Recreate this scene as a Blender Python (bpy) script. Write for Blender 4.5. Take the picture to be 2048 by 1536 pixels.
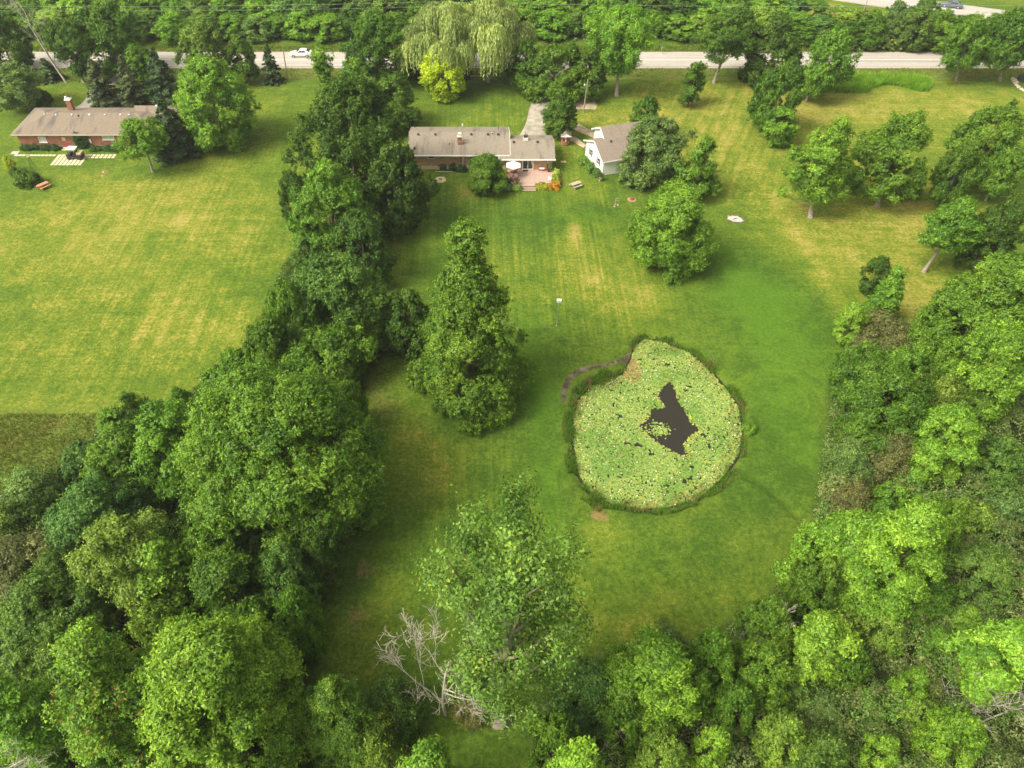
import bpy, math, random
import numpy as np
from mathutils import Vector, Matrix

for o in list(bpy.data.objects):
    bpy.data.objects.remove(o)
SC = bpy.context.scene
COL = SC.collection
R_ = math.radians
random.seed(7)

# ------------------------------------------------------------ camera, sky, sun, exposure
F, CX, CY, CAMH, PITCH = 1490.0, 955.0, 768.0, 65.0, R_(45.5)
S_, C_ = math.sin(PITCH), math.cos(PITCH)
cam = bpy.data.cameras.new('camera')
cam.sensor_width = 36.0
cam.lens = 36.0 * F / 2048.0
cam.shift_x = 69.0 / 2048.0
cam.clip_end = 6000.0
camo = bpy.data.objects.new('camera', cam)
camo.location = (0, 0, CAMH)
camo.rotation_euler = (R_(90) - PITCH, 0, 0)
COL.objects.link(camo)
SC.camera = camo

SUN_EL, SUN_AZ = R_(48), R_(-116)      # azimuth measured clockwise from +Y
world = bpy.data.worlds.new('World')
SC.world = world
world.use_nodes = True
wn, wl = world.node_tree.nodes, world.node_tree.links
bg = wn['Background']
sky = wn.new('ShaderNodeTexSky')
sky.sky_type = 'NISHITA'
sky.sun_disc = False
sky.sun_elevation = SUN_EL
sky.sun_rotation = SUN_AZ
sky.air_density = 1.0
sky.dust_density = 6.0
sky.ozone_density = 0.6
hs = wn.new('ShaderNodeHueSaturation')
hs.inputs['Saturation'].default_value = 0.15
tint = wn.new('ShaderNodeMix'); tint.data_type = 'RGBA'; tint.blend_type = 'MULTIPLY'; tint.inputs[0].default_value = 1.0
tint.inputs[7].default_value = (1.0, 0.965, 0.86, 1)      # warm hazy overcast
wl.new(sky.outputs[0], hs.inputs['Color'])
wl.new(hs.outputs[0], tint.inputs[6])
wl.new(tint.outputs[2], bg.inputs['Color'])
bg.inputs['Strength'].default_value = 0.15
sun = bpy.data.lights.new('sun', 'SUN')
sun.energy = 2.1
sun.angle = R_(22)
sun.color = (1.0, 0.94, 0.82)
suno = bpy.data.objects.new('sun', sun)
sd = Vector((math.sin(SUN_AZ) * math.cos(SUN_EL), math.cos(SUN_AZ) * math.cos(SUN_EL), math.sin(SUN_EL)))
suno.rotation_euler = (-sd).to_track_quat('-Z', 'Y').to_euler()
suno.location = (-60, 60, 120)
COL.objects.link(suno)
SC.view_settings.view_transform = 'Standard'
SC.view_settings.look = 'None'
SC.view_settings.gamma = 1.0
SC.view_settings.exposure = 0.68
SC.cycles.max_bounces = 6
SC.cycles.transparent_max_bounces = 4
SC.cycles.volume_bounces = 0

# ------------------------------------------------------------ helpers
def G(px, py, z=0.0):
    """photo pixel (2048 wide) of a point at height z -> world X, Y"""
    u, v = (px - CX) / F, (py - CY) / F
    t = (CAMH - z) / (S_ + v * C_)
    return u * t, (C_ - v * S_) * t
def row_of(Y, z):
    d = Y * C_ + (CAMH - z) * S_
    return CY + F * ((CAMH - z) * C_ - Y * S_) / d
def depth_of(Y, z):
    return Y * C_ + (CAMH - z) * S_

def vnoise(x, y, sc, seed):
    rs = np.random.RandomState(seed)
    T = rs.rand(256, 256)
    xs, ys = x / sc + 1000.3, y / sc + 1000.7
    xi, yi = np.floor(xs).astype(int), np.floor(ys).astype(int)
    fx, fy = xs - xi, ys - yi
    fx, fy = fx * fx * (3 - 2 * fx), fy * fy * (3 - 2 * fy)
    a = T[xi % 256, yi % 256]; b = T[(xi + 1) % 256, yi % 256]
    c = T[xi % 256, (yi + 1) % 256]; d = T[(xi + 1) % 256, (yi + 1) % 256]
    return (a * (1 - fx) + b * fx) * (1 - fy) + (c * (1 - fx) + d * fx) * fy

POND = [(1290,674),(1330,682),(1380,702),(1420,737),(1455,777),(1478,812),(1485,860),(1478,905),(1450,945),(1420,975),(1385,998),(1330,1012),(1270,1014),(1215,1000),(1178,978),(1157,942),(1149,880),(1148,830),(1160,795),(1186,768),(1225,756),(1250,742),(1262,718),(1272,690)]
PONDW = np.array([G(*p) for p in POND])
OPEN = [(1337,760),(1346,766),(1353,786),(1358,801),(1366,812),(1374,826),(1385,845),(1399,856),(1387,864),(1374,874),(1366,888),(1374,906),(1366,908),(1346,899),(1330,889),(1316,879),(1298,868),(1283,846),(1300,832),(1305,816),(1331,812),(1326,800),(1316,786),(1324,776)]
OPENW = np.array([G(*p) for p in OPEN])
PC = PONDW.mean(0)

def inpoly(x, y, poly):
    r = np.zeros(x.shape, bool)
    n = len(poly)
    for i in range(n):
        x0, y0 = poly[i]; x1, y1 = poly[(i + 1) % n]
        if y0 == y1: continue
        c = ((y0 > y) != (y1 > y)) & (x < (x1 - x0) * (y - y0) / (y1 - y0) + x0)
        r ^= c
    return r
def dist_path(x, y, pts, closed=False):
    d = np.full(x.shape, 1e9)
    n = len(pts)
    for i in range(n if closed else n - 1):
        ax, ay = pts[i]; bx, by = pts[(i + 1) % n]
        vx, vy = bx - ax, by - ay
        t = np.clip(((x - ax) * vx + (y - ay) * vy) / (vx * vx + vy * vy + 1e-9), 0, 1)
        d = np.minimum(d, np.hypot(x - ax - t * vx, y - ay - t * vy))
    return d
DITCH = [G(1490, 950), G(1530, 968), G(1575, 1010), G(1622, 1068)]
def height(x, y):
    x = np.asarray(x, float); y = np.asarray(y, float)
    dp = dist_path(x, y, PONDW, True)
    ins = inpoly(x, y, PONDW)
    s = np.where(ins, -dp, dp)
    h = -0.95 / (1 + np.exp(np.clip((s - 0.15) * 3.2, -40, 40)))
    mx, my = G(1430, 1075)
    h = h + 0.9 * np.exp(-(((x - mx) / 9) ** 2 + ((y - my) / 5.5) ** 2)) * (1 - np.exp(-np.maximum(s, 0) / 1.5))
    h = h - 0.45 * np.exp(-(dist_path(x, y, DITCH) / 0.55) ** 2)
    h = h - 0.55 * np.exp(-((y - 153.2) / 1.6) ** 2) - 0.4 * np.exp(-((y - 169.0) / 1.5) ** 2)
    h = h + 0.25 * (vnoise(x, y, 17, 3) - 0.5) * np.clip((s - 1) / 6, 0, 1) * (np.abs(y - 160.8) > 9)
    return h
def hz(x, y):
    return float(height(np.array([x]), np.array([y]))[0])

# ------------------------------------------------------------ object helpers
def tag(o, label=None, cat=None, group=None, kind=None):
    if label: o['label'] = label
    if cat: o['category'] = cat
    if group: o['group'] = group
    if kind: o['kind'] = kind
    return o
def empty(name, loc, rz=0.0, label=None, cat=None, group=None):
    o = bpy.data.objects.new(name, None)
    o.empty_display_size = 0.3
    o.location = loc
    o.rotation_euler = (0, 0, rz)
    COL.objects.link(o)
    return tag(o, label, cat, group)
def link_mesh(name, me, parent=None):
    o = bpy.data.objects.new(name, me)
    COL.objects.link(o)
    if parent is not None: o.parent = parent
    return o
def copy_tree(o, parent=None):
    c = o.copy(); COL.objects.link(c)
    c.parent = parent
    for ch in list(o.children):
        copy_tree(ch, c)
    return c

class MB:
    def __init__(s): s.v = []; s.f = []
    def add(s, vs, fs):
        b = len(s.v); s.v += [tuple(p) for p in vs]; s.f += [tuple(i + b for i in f) for f in fs]; return s
    def box(s, x0, y0, z0, x1, y1, z1, rz=0.0, c=None):
        vs = [(x, y, z) for z in (z0, z1) for x, y in ((x0, y0), (x1, y0), (x1, y1), (x0, y1))]
        if rz:
            cx, cy = c if c else ((x0 + x1) / 2, (y0 + y1) / 2)
            ca, sa = math.cos(rz), math.sin(rz)
            vs = [(cx + (x - cx) * ca - (y - cy) * sa, cy + (x - cx) * sa + (y - cy) * ca, z) for x, y, z in vs]
        return s.add(vs, [(0,3,2,1),(4,5,6,7),(0,1,5,4),(1,2,6,5),(2,3,7,6),(3,0,4,7)])
    def prism(s, poly, z0, z1):
        n = len(poly)
        vs = [(x, y, z0) for x, y in poly] + [(x, y, z1) for x, y in poly]
        return s.add(vs, [tuple(range(n))[::-1], tuple(range(n, 2 * n))] + [(i, (i + 1) % n, (i + 1) % n + n, i + n) for i in range(n)])
    def tube(s, pts, rs, n=6, cap=True):
        pts = [Vector(p) for p in pts]
        if not hasattr(rs, '__len__'): rs = [rs] * len(pts)
        vs = []; fs = []
        for i, p in enumerate(pts):
            d = (pts[min(i + 1, len(pts) - 1)] - pts[max(i - 1, 0)])
            if d.length < 1e-9: d = Vector((0, 0, 1))
            d.normalize()
            a = d.cross(Vector((0, 0, 1)) if abs(d.z) < 0.9 else Vector((1, 0, 0))).normalized(); b = d.cross(a)
            for k in range(n):
                t = 2 * math.pi * k / n
                vs.append(p + (a * math.cos(t) + b * math.sin(t)) * rs[i])
        for i in range(len(pts) - 1):
            for k in range(n):
                fs.append((i * n + k, i * n + (k + 1) % n, (i + 1) * n + (k + 1) % n, (i + 1) * n + k))
        if cap:
            fs.append(tuple(range(n))); fs.append(tuple(range((len(pts) - 1) * n, len(pts) * n))[::-1])
        return s.add(vs, fs)
    def lathe(s, prof, n=16, c=(0, 0)):
        vs = [(c[0] + r * math.cos(2 * math.pi * k / n), c[1] + r * math.sin(2 * math.pi * k / n), z) for r, z in prof for k in range(n)]
        fs = [(i * n + k, i * n + (k + 1) % n, (i + 1) * n + (k + 1) % n, (i + 1) * n + k) for i in range(len(prof) - 1) for k in range(n)]
        fs += [tuple(range(n))[::-1], tuple(range((len(prof) - 1) * n, len(prof) * n))]
        return s.add(vs, fs)
    def build(s, name, mat, parent=None, smooth=False, loc=None, bevel=0.0):
        me = bpy.data.meshes.new(name)
        me.from_pydata(s.v, [], s.f)
        me.materials.append(mat)
        if smooth: me.polygons.foreach_set('use_smooth', [True] * len(me.polygons))
        me.update()
        o = link_mesh(name, me, parent)
        if loc: o.location = loc
        if bevel:
            m = o.modifiers.new('bevel', 'BEVEL'); m.width = bevel; m.segments = 2; m.limit_method = 'ANGLE'
        return o

# ------------------------------------------------------------ materials
def newmat(name):
    m = bpy.data.materials.new(name); m.use_nodes = True
    nt = m.node_tree
    return m, nt.nodes, nt.links, nt.nodes['Principled BSDF']
def simple(name, col, rough=0.7, var=0.12, scale=6.0, metal=0.0, bump=0.0, spec=0.4):
    m, n, l, p = newmat(name)
    tc = n.new('ShaderNodeTexCoord'); no = n.new('ShaderNodeTexNoise'); no.inputs['Scale'].default_value = scale; no.inputs['Detail'].default_value = 5
    l.new(tc.outputs['Object'], no.inputs['Vector'])
    r = n.new('ShaderNodeMapRange'); r.inputs[1].default_value = 0.3; r.inputs[2].default_value = 0.7
    r.inputs[3].default_value = 1 - var; r.inputs[4].default_value = 1 + var
    l.new(no.outputs[0], r.inputs[0])
    mx = n.new('ShaderNodeMix'); mx.data_type = 'RGBA'; mx.blend_type = 'MULTIPLY'; mx.inputs[0].default_value = 1
    mx.inputs[6].default_value = (*col, 1)
    l.new(r.outputs[0], mx.inputs[7]); l.new(mx.outputs[2], p.inputs['Base Color'])
    p.inputs['Roughness'].default_value = rough; p.inputs['Metallic'].default_value = metal
    p.inputs['Specular IOR Level'].default_value = spec
    if bump:
        b = n.new('ShaderNodeBump'); b.inputs['Strength'].default_value = bump; b.inputs['Distance'].default_value = 0.05
        l.new(no.outputs[0], b.inputs['Height']); l.new(b.outputs[0], p.inputs['Normal'])
    return m

def leafmat(name, tip=None, tipamt=0.0, trans=0.24):
    """colour comes from the object's own colour; attributes: rnd (per leaf), clump (per clump)"""
    m = bpy.data.materials.new(name); m.use_nodes = True
    nt = m.node_tree; n, l = nt.nodes, nt.links
    n.clear()
    out = n.new('ShaderNodeOutputMaterial')
    oi = n.new('ShaderNodeObjectInfo')
    ar = n.new('ShaderNodeAttribute'); ar.attribute_name = 'rnd'
    ac = n.new('ShaderNodeAttribute'); ac.attribute_name = 'clump'
    hsv = n.new('ShaderNodeHueSaturation')
    def mr(src, a, b):
        r = n.new('ShaderNodeMapRange'); r.inputs[3].default_value = a; r.inputs[4].default_value = b
        l.new(src, r.inputs[0]); return r.outputs[0]
    l.new(mr(ac.outputs['Fac'], 0.512, 0.480), hsv.inputs['Hue'])
    v1 = mr(ar.outputs['Fac'], 0.55, 1.55); v2 = mr(ac.outputs['Fac'], 0.55, 1.45)
    mm = n.new('ShaderNodeMath'); mm.operation = 'MULTIPLY'; l.new(v1, mm.inputs[0]); l.new(v2, mm.inputs[1])
    l.new(mm.outputs[0], hsv.inputs['Value'])
    l.new(oi.outputs['Color'], hsv.inputs['Color'])
    colr = hsv.outputs[0]
    if tip:
        mx = n.new('ShaderNodeMix'); mx.data_type = 'RGBA'; mx.inputs[7].default_value = (*tip, 1)
        l.new(colr, mx.inputs[6])
        at = n.new('ShaderNodeAttribute'); at.attribute_name = 'tip'
        g = n.new('ShaderNodeMath'); g.operation = 'GREATER_THAN'; g.inputs[1].default_value = 1 - tipamt
        l.new(at.outputs['Fac'], g.inputs[0]); l.new(g.outputs[0], mx.inputs[0]); colr = mx.outputs[2]
    df = n.new('ShaderNodeBsdfDiffuse'); tr = n.new('ShaderNodeBsdfTranslucent'); gl = n.new('ShaderNodeBsdfGlossy')
    gl.inputs['Roughness'].default_value = 0.45; gl.inputs['Color'].default_value = (0.9, 0.95, 0.9, 1)
    l.new(colr, df.inputs['Color'])
    h2 = n.new('ShaderNodeHueSaturation'); h2.inputs['Hue'].default_value = 0.49; h2.inputs['Value'].default_value = 1.3
    l.new(colr, h2.inputs['Color']); l.new(h2.outputs[0], tr.inputs['Color'])
    m1 = n.new('ShaderNodeMixShader'); m1.inputs[0].default_value = trans
    l.new(df.outputs[0], m1.inputs[1]); l.new(tr.outputs[0], m1.inputs[2])
    m2 = n.new('ShaderNodeMixShader'); m2.inputs[0].default_value = 0.015
    l.new(m1.outputs[0], m2.inputs[1]); l.new(gl.outputs[0], m2.inputs[2])
    l.new(m2.outputs[0], out.inputs[0])
    return m

def objcol_mat(name, rough=0.8, scale=8, var=0.2):
    m, n, l, p = newmat(name)
    oi = n.new('ShaderNodeObjectInfo'); tc = n.new('ShaderNodeTexCoord'); no = n.new('ShaderNodeTexNoise'); no.inputs['Scale'].default_value = scale
    l.new(tc.outputs['Object'], no.inputs['Vector'])
    r = n.new('ShaderNodeMapRange'); r.inputs[1].default_value = .3; r.inputs[2].default_value = .7; r.inputs[3].default_value = 1 - var; r.inputs[4].default_value = 1 + var
    l.new(no.outputs[0], r.inputs[0])
    mx = n.new('ShaderNodeMix'); mx.data_type = 'RGBA'; mx.blend_type = 'MULTIPLY'; mx.inputs[0].default_value = 1
    l.new(oi.outputs['Color'], mx.inputs[6]); l.new(r.outputs[0], mx.inputs[7]); l.new(mx.outputs[2], p.inputs['Base Color'])
    p.inputs['Roughness'].default_value = rough
    return m

def brickmat(name, c1, c2, mortar):
    m, n, l, p = newmat(name)
    tc = n.new('ShaderNodeTexCoord'); sx = n.new('ShaderNodeSeparateXYZ'); l.new(tc.outputs['Object'], sx.inputs[0])
    ad = n.new('ShaderNodeMath'); l.new(sx.outputs[0], ad.inputs[0]); l.new(sx.outputs[1], ad.inputs[1])
    cb = n.new('ShaderNodeCombineXYZ'); l.new(ad.outputs[0], cb.inputs[0]); l.new(sx.outputs[2], cb.inputs[1])
    br = n.new('ShaderNodeTexBrick'); l.new(cb.outputs[0], br.inputs['Vector'])
    br.inputs['Scale'].default_value = 1.0; br.inputs['Brick Width'].default_value = 0.24; br.inputs['Row Height'].default_value = 0.085
    br.inputs['Mortar Size'].default_value = 0.008; br.inputs['Color1'].default_value = (*c1, 1); br.inputs['Color2'].default_value = (*c2, 1); br.inputs['Mortar'].default_value = (*mortar, 1)
    no = n.new('ShaderNodeTexNoise'); no.inputs['Scale'].default_value = 1.3; no.inputs['Detail'].default_value = 6; l.new(cb.outputs[0], no.inputs['Vector'])
    r = n.new('ShaderNodeMapRange'); r.inputs[1].default_value = .3; r.inputs[2].default_value = .7; r.inputs[3].default_value = .75; r.inputs[4].default_value = 1.25
    l.new(no.outputs[0], r.inputs[0])
    mx = n.new('ShaderNodeMix'); mx.data_type = 'RGBA'; mx.blend_type = 'MULTIPLY'; mx.inputs[0].default_value = 1
    l.new(br.outputs[0], mx.inputs[6]); l.new(r.outputs[0], mx.inputs[7]); l.new(mx.outputs[2], p.inputs['Base Color'])
    p.inputs['Roughness'].default_value = .85
    return m

def shinglemat(name, col, streak, stc=(0.03, 0.03, 0.03)):
    m, n, l, p = newmat(name)
    tc = n.new('ShaderNodeTexCoord'); mp = n.new('ShaderNodeMapping'); l.new(tc.outputs['Object'], mp.inputs[0])
    mp.inputs['Scale'].default_value = (3.2, 7.0, 7.0)
    no = n.new('ShaderNodeTexNoise'); no.inputs['Scale'].default_value = 1.2; no.inputs['Detail'].default_value = 6; l.new(mp.outputs[0], no.inputs['Vector'])
    r = n.new('ShaderNodeMapRange'); r.inputs[1].default_value = .3; r.inputs[2].default_value = .7; r.inputs[3].default_value = .78; r.inputs[4].default_value = 1.2
    l.new(no.outputs[0], r.inputs[0])
    mx = n.new('ShaderNodeMix'); mx.data_type = 'RGBA'; mx.blend_type = 'MULTIPLY'; mx.inputs[0].default_value = 1
    mx.inputs[6].default_value = (*col, 1); l.new(r.outputs[0], mx.inputs[7])
    # weather streaks running down the slope
    m2 = n.new('ShaderNodeMapping'); l.new(tc.outputs['Object'], m2.inputs[0]); m2.inputs['Scale'].default_value = (0.9, 0.16, 0.3)
    n2 = n.new('ShaderNodeTexNoise'); n2.inputs['Scale'].default_value = 1.0; n2.inputs['Detail'].default_value = 4; l.new(m2.outputs[0], n2.inputs['Vector'])
    r2 = n.new('ShaderNodeMapRange'); r2.inputs[1].default_value = .52; r2.inputs[2].default_value = .72; r2.inputs[3].default_value = 0; r2.inputs[4].default_value = streak
    l.new(n2.outputs[0], r2.inputs[0])
    m3 = n.new('ShaderNodeMix'); m3.data_type = 'RGBA'; m3.inputs[7].default_value = (*stc, 1)
    l.new(r2.outputs[0], m3.inputs[0]); l.new(mx.outputs[2], m3.inputs[6])
    l.new(m3.outputs[2], p.inputs['Base Color'])
    p.inputs['Roughness'].default_value = .9
    # courses
    sp = n.new('ShaderNodeSeparateXYZ'); l.new(tc.outputs['Object'], sp.inputs[0])
    wv = n.new('ShaderNodeMath'); wv.operation = 'MULTIPLY'; wv.inputs[1].default_value = 1 / 0.14; l.new(sp.outputs[1], wv.inputs[0])
    fr = n.new('ShaderNodeMath'); fr.operation = 'FRACT'; l.new(wv.outputs[0], fr.inputs[0])
    b = n.new('ShaderNodeBump'); b.inputs['Strength'].default_value = .6; b.inputs['Distance'].default_value = .02; l.new(fr.outputs[0], b.inputs['Height']); l.new(b.outputs[0], p.inputs['Normal'])
    return m

M = {}
M['leaf'] = leafmat('leaves')
M['leaf_tip'] = leafmat('leaves_seed_tips', tip=(0.36, 0.30, 0.055), tipamt=0.12)
M['leaf_flower'] = leafmat('leaves_pale_tips', tip=(0.38, 0.45, 0.06), tipamt=0.05)
M['needle'] = leafmat('needles', trans=0.1)
M['bark'] = simple('bark', (0.16, 0.125, 0.09), .9, .3, 3, bump=.5)
M['bark_pale'] = simple('pale_bark', (0.27, 0.235, 0.18), .85, .3, 3, bump=.4)
M['deadwood'] = simple('dead_wood', (0.45, 0.41, 0.33), .85, .35, 2.5, bump=.3)
M['white'] = simple('white_paint', (0.80, 0.79, 0.75), .5, .05, 3)
M['siding'] = simple('white_siding', (0.82, 0.81, 0.74), .55, .05, 2)
M['roof_grey'] = shinglemat('brown_grey_shingles', (0.265, 0.225, 0.17), .5)
M['roof_left'] = shinglemat('streaked_shingles', (0.235, 0.185, 0.135), .85, (.09, .085, .08))
M['brick_red'] = brickmat('red_brick', (0.34, 0.115, 0.055), (0.26, 0.09, 0.045), (.36, .25, .17))
M['brick_tan'] = brickmat('tan_brick', (0.48, 0.29, 0.155), (0.38, 0.22, 0.115), (.44, .34, .24))
M['concrete'] = simple('concrete', (0.62, 0.53, 0.36), .9, .1, 2)
M['glass'] = simple('window_glass', (0.035, 0.045, 0.045), .12, .2, 1, spec=.6)
M['curtain'] = simple('curtained_window', (0.50, 0.52, 0.42), .4, .1, 3)
M['deck'] = simple('deck_boards', (0.47, 0.33, 0.26), .7, .12, 3)
M['deck_dark'] = simple('deck_riser', (0.26, 0.11, 0.09), .7, .1, 3)
M['metal'] = simple('galvanised_metal', (0.55, 0.55, 0.53), .4, .08, 4, metal=.5)
M['dark'] = simple('dark_rubber', (0.02, 0.02, 0.022), .7, .2, 5)
M['darkmetal'] = simple('dark_metal', (0.08, 0.07, 0.06), .5, .2, 5, metal=.4)
M['pole'] = simple('weathered_pole', (0.30, 0.245, 0.19), .9, .2, 2)
M['redwood'] = simple('red_stained_wood', (0.58, 0.24, 0.14), .7, .15, 4)
M['greywood'] = simple('grey_weathered_wood', (0.45, 0.38, 0.28), .8, .15, 4)
M['paver'] = simple('cream_paver', (0.62, 0.55, 0.36), .9, .15, 2)
M['gravel'] = simple('gravel', (0.42, 0.37, 0.30), .95, .25, 5, bump=.5)
M['asphalt'] = None
M['stone'] = objcol_mat('stone')
M['clay'] = simple('terracotta', (0.42, 0.20, 0.11), .8, .1, 4)
M['red'] = simple('red_fabric', (0.42, 0.05, 0.04), .7, .1, 4)
M['carpaint_white'] = simple('pearl_white_paint', (0.82, 0.80, 0.76), .22, .02, 2, spec=.6)
M['carpaint_grey'] = simple('grey_car_paint', (0.16, 0.18, 0.22), .25, .03, 2, metal=.3)
M['yellow'] = simple('yellow_paint', (0.65, 0.55, 0.12), .6, .1, 4)
M['skin'] = simple('skin', (0.50, 0.30, 0.21), .6, .05, 9)
M['shirt'] = simple('grey_shirt', (0.34, 0.33, 0.30), .8, .1, 9)
M['trousers'] = simple('olive_shorts', (0.10, 0.09, 0.05), .8, .1, 9)
M['sand'] = simple('tan_sand', (0.58, 0.46, 0.25), .95, .2, 3)
M['whitestone'] = simple('pale_limestone', (0.46, 0.43, 0.37), .9, .12, 2)
# ------------------------------------------------------------ ground sheet
def axis(a, b, st, far):
    mid = list(np.arange(a, b + 1e-6, st)); lo = []; hi = []
    s = st; x = a
    while x > -far: s *= 1.45; x -= s; lo.append(x)
    s = st; x = mid[-1]
    while x < far: s *= 1.45; x += s; hi.append(x)
    return np.array(lo[::-1] + mid + hi)
gx, gy = axis(-100, 110, 0.55, 3500), axis(10, 205, 0.55, 3500)
GX, GY = np.meshgrid(gx, gy)
GZ = height(GX, GY)
nx, ny = len(gx), len(gy)

def patch(px, py, rx, ry, pw=2.0):
    cx, cy = G(px, py)
    ex = abs(G(px + rx, py)[0] - cx); ey = abs(G(px, py - ry)[1] - cy)
    return np.exp(-(np.abs((GX - cx) / ex) ** pw + np.abs((GY - cy) / ey) ** pw))
n1 = vnoise(GX, GY, 9, 11); n2 = vnoise(GX, GY, 3.5, 12); n3 = vnoise(GX, GY, 1.4, 13)
dry = 0.38 + 0.22 * (n1 - .5) + 0.25 * (n2 - .5) + 0.15 * (n3 - .5)
DRY = [(250,500,300,200,.22),(120,650,160,110,.08),(400,460,120,140,.08),(330,700,150,90,.10),(450,330,90,80,.02),(120,450,200,60,.1),
 (1150,520,60,90,.22),(1230,610,90,70,.25),(1290,620,60,60,.18),(1000,560,60,60,.15),(930,480,40,20,.4),(1150,465,14,26,.7),(930,385,30,25,.25),
 (1235,235,90,30,.35),(1450,290,160,90,.25),(1700,200,300,50,.3),(1800,230,260,40,.22),(1750,520,140,120,.28),(1880,620,90,80,.25),(1635,540,22,120,.25),(1700,300,200,100,.15),
 (1010,60,30,20,.2),(1800,430,160,60,.2),(100,205,90,25,.12),(950,240,120,25,.10),(1560,440,60,40,.1),
 (870,930,50,60,.22),(820,870,50,30,.22),(1000,1000,40,40,.05),(1460,1180,90,50,.14),(1330,1190,80,40,.14),(1230,1080,60,40,.12),(1200,560,60,60,.1),(1655,35,45,28,.9),(1100,900,50,60,.15),(900,900,60,40,.2),(880,960,40,50,.2),(960,880,40,30,.15),(1480,1100,40,30,.2),(1250,1250,60,30,.2),(760,1180,30,60,.15)]
for a in DRY: dry += a[4] * patch(*a[:4])
GREEN = [(1520,600,110,70,.85),(1600,680,90,90,.7),(1430,500,60,40,.4),(1560,800,90,90,.6),(1480,560,60,60,.4),(1620,930,60,80,.45),(1100,980,30,120,.6),(1080,880,30,150,.3),
 (1220,330,70,40,.35),(1180,420,90,30,.3),(1040,440,200,22,.55),(870,470,60,60,.35),(870,600,60,80,.35),(1060,700,80,90,.4),(780,300,40,90,.3),(950,180,150,22,.35),(640,170,80,12,.3),
 (80,150,120,12,.5),(560,320,70,40,.3),(1000,640,60,60,.2),(60,580,90,14,.5),(90,690,50,12,.3),(1300,800,300,260,.3),(900,1000,160,260,.25),(980,1500,180,110,.4),(700,1150,60,130,.3),
 (1600,350,90,80,.2),(1500,1000,40,30,.5),(1300,1130,70,50,.4),(1090,790,60,60,.3),(680,240,30,60,.2),(20,250,60,60,.3),(300,345,120,14,.3),(840,700,60,60,.2)]
lush = np.zeros_like(dry)
for a in GREEN:
    p = patch(*a[:4]); dry -= 0.38 * a[4] * p; lush += a[4] * p
lush += 0.25 * (n1 - .5)
lush = np.clip(lush * (.45 + .7 * n2 + .5 * (n3 - .5)), 0, 1)
DIRT = [(1150,465,10,22,.7),(930,470,26,9,.6),(930,385,24,14,.55),(212,345,9,5,.8),(195,352,5,3,.8),(860,1120,8,40,.25),(725,1140,12,22,.7),(745,1145,10,14,.4),(715,1230,26,36,.45),(770,830,40,60,.35),(850,870,40,30,.3),
 (1190,1030,14,8,.9),(1208,1036,12,6,.9),(830,985,40,30,.22),(900,1010,40,20,.2),(752,1035,14,18,.4),(1640,582,8,6,.5),(1628,600,6,30,.35),(980,300,18,5,.4),
 (1600,400,30,12,.3),(760,560,40,30,.25),(745,760,40,50,.35),(1233,648,6,7,.5),(1560,1180,40,60,.16),(1500,1250,60,30,.2),(1240,232,30,10,.3),(1160,520,30,30,.15),(1440,442,0.1,0.1,0),(990,1440,70,40,.25),(930,1440,50,40,.3),(600,118,200,3,.3),(1700,137,160,3,.5),(620,140,110,3,.5),(1050,590,20,14,.2)]
dirt = np.zeros_like(dry)
for a in DIRT:
    if a[4] > 0: dirt += a[4] * patch(*a[:4]) * (0.55 + 0.9 * n2)
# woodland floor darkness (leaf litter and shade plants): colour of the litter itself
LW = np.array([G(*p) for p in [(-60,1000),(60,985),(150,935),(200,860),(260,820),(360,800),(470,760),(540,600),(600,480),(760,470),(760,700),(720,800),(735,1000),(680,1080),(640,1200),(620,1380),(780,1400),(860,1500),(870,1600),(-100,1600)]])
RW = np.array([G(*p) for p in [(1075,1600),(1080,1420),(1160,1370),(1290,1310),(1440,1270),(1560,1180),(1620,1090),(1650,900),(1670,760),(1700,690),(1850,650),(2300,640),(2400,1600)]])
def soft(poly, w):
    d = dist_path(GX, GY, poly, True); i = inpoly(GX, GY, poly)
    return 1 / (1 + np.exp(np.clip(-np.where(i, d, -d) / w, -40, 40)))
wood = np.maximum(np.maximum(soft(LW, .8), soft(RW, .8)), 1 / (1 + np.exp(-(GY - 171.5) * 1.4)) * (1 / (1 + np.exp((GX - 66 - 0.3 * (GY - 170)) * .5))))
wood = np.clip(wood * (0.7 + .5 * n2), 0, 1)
rough = np.clip(patch(60, 900, 170, 75, 4) * 1.2 + patch(1000, 146, 4000, 8, 4) + patch(1000, 98, 4000, 8, 4), 0, 1)
# mud bank at the pond's upper left and a thin mud rim
MUD = [G(1127, 800), G(1130, 775), G(1140, 755), G(1160, 742), G(1190, 733), G(1215, 728), G(1245, 720), G(1262, 706)]
dm = dist_path(GX, GY, MUD)
mud = 1 / (1 + np.exp((dm - 0.36 - .25 * (n3 - .5)) * 6)) 
dpp = dist_path(GX, GY, PONDW, True); sgn = np.where(inpoly(GX, GY, PONDW), -dpp, dpp)
mud = np.maximum(mud, 1 / (1 + np.exp((sgn - 0.25) * 6)))
far = 1 / (1 + np.exp(-(np.hypot(GX, GY - 90) - 195) / 12))
# stripes
wY = np.clip(.15 + 1.05 * patch(1080, 470, 260, 190, 4) + patch(950, 230, 140, 45, 4) + .6 * patch(350, 520, 300, 260, 4) + .35 * patch(950, 1000, 150, 300, 4) + .5 * patch(1000, 1000, 120, 130, 3), 0, 1)
wX = np.clip(.12 + 1.0 * patch(1900, 380, 380, 280, 2) + .5 * patch(300, 600, 300, 260, 4) + .5 * patch(1550, 620, 140, 110, 4) + .4 * patch(640, 210, 110, 60, 4), 0, 1)
wD = np.clip(1.1 * patch(1430, 270, 160, 110, 4), 0, 1)
wR = np.clip(patch(1600, 790, 75, 90, 4), 0, 1)

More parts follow.
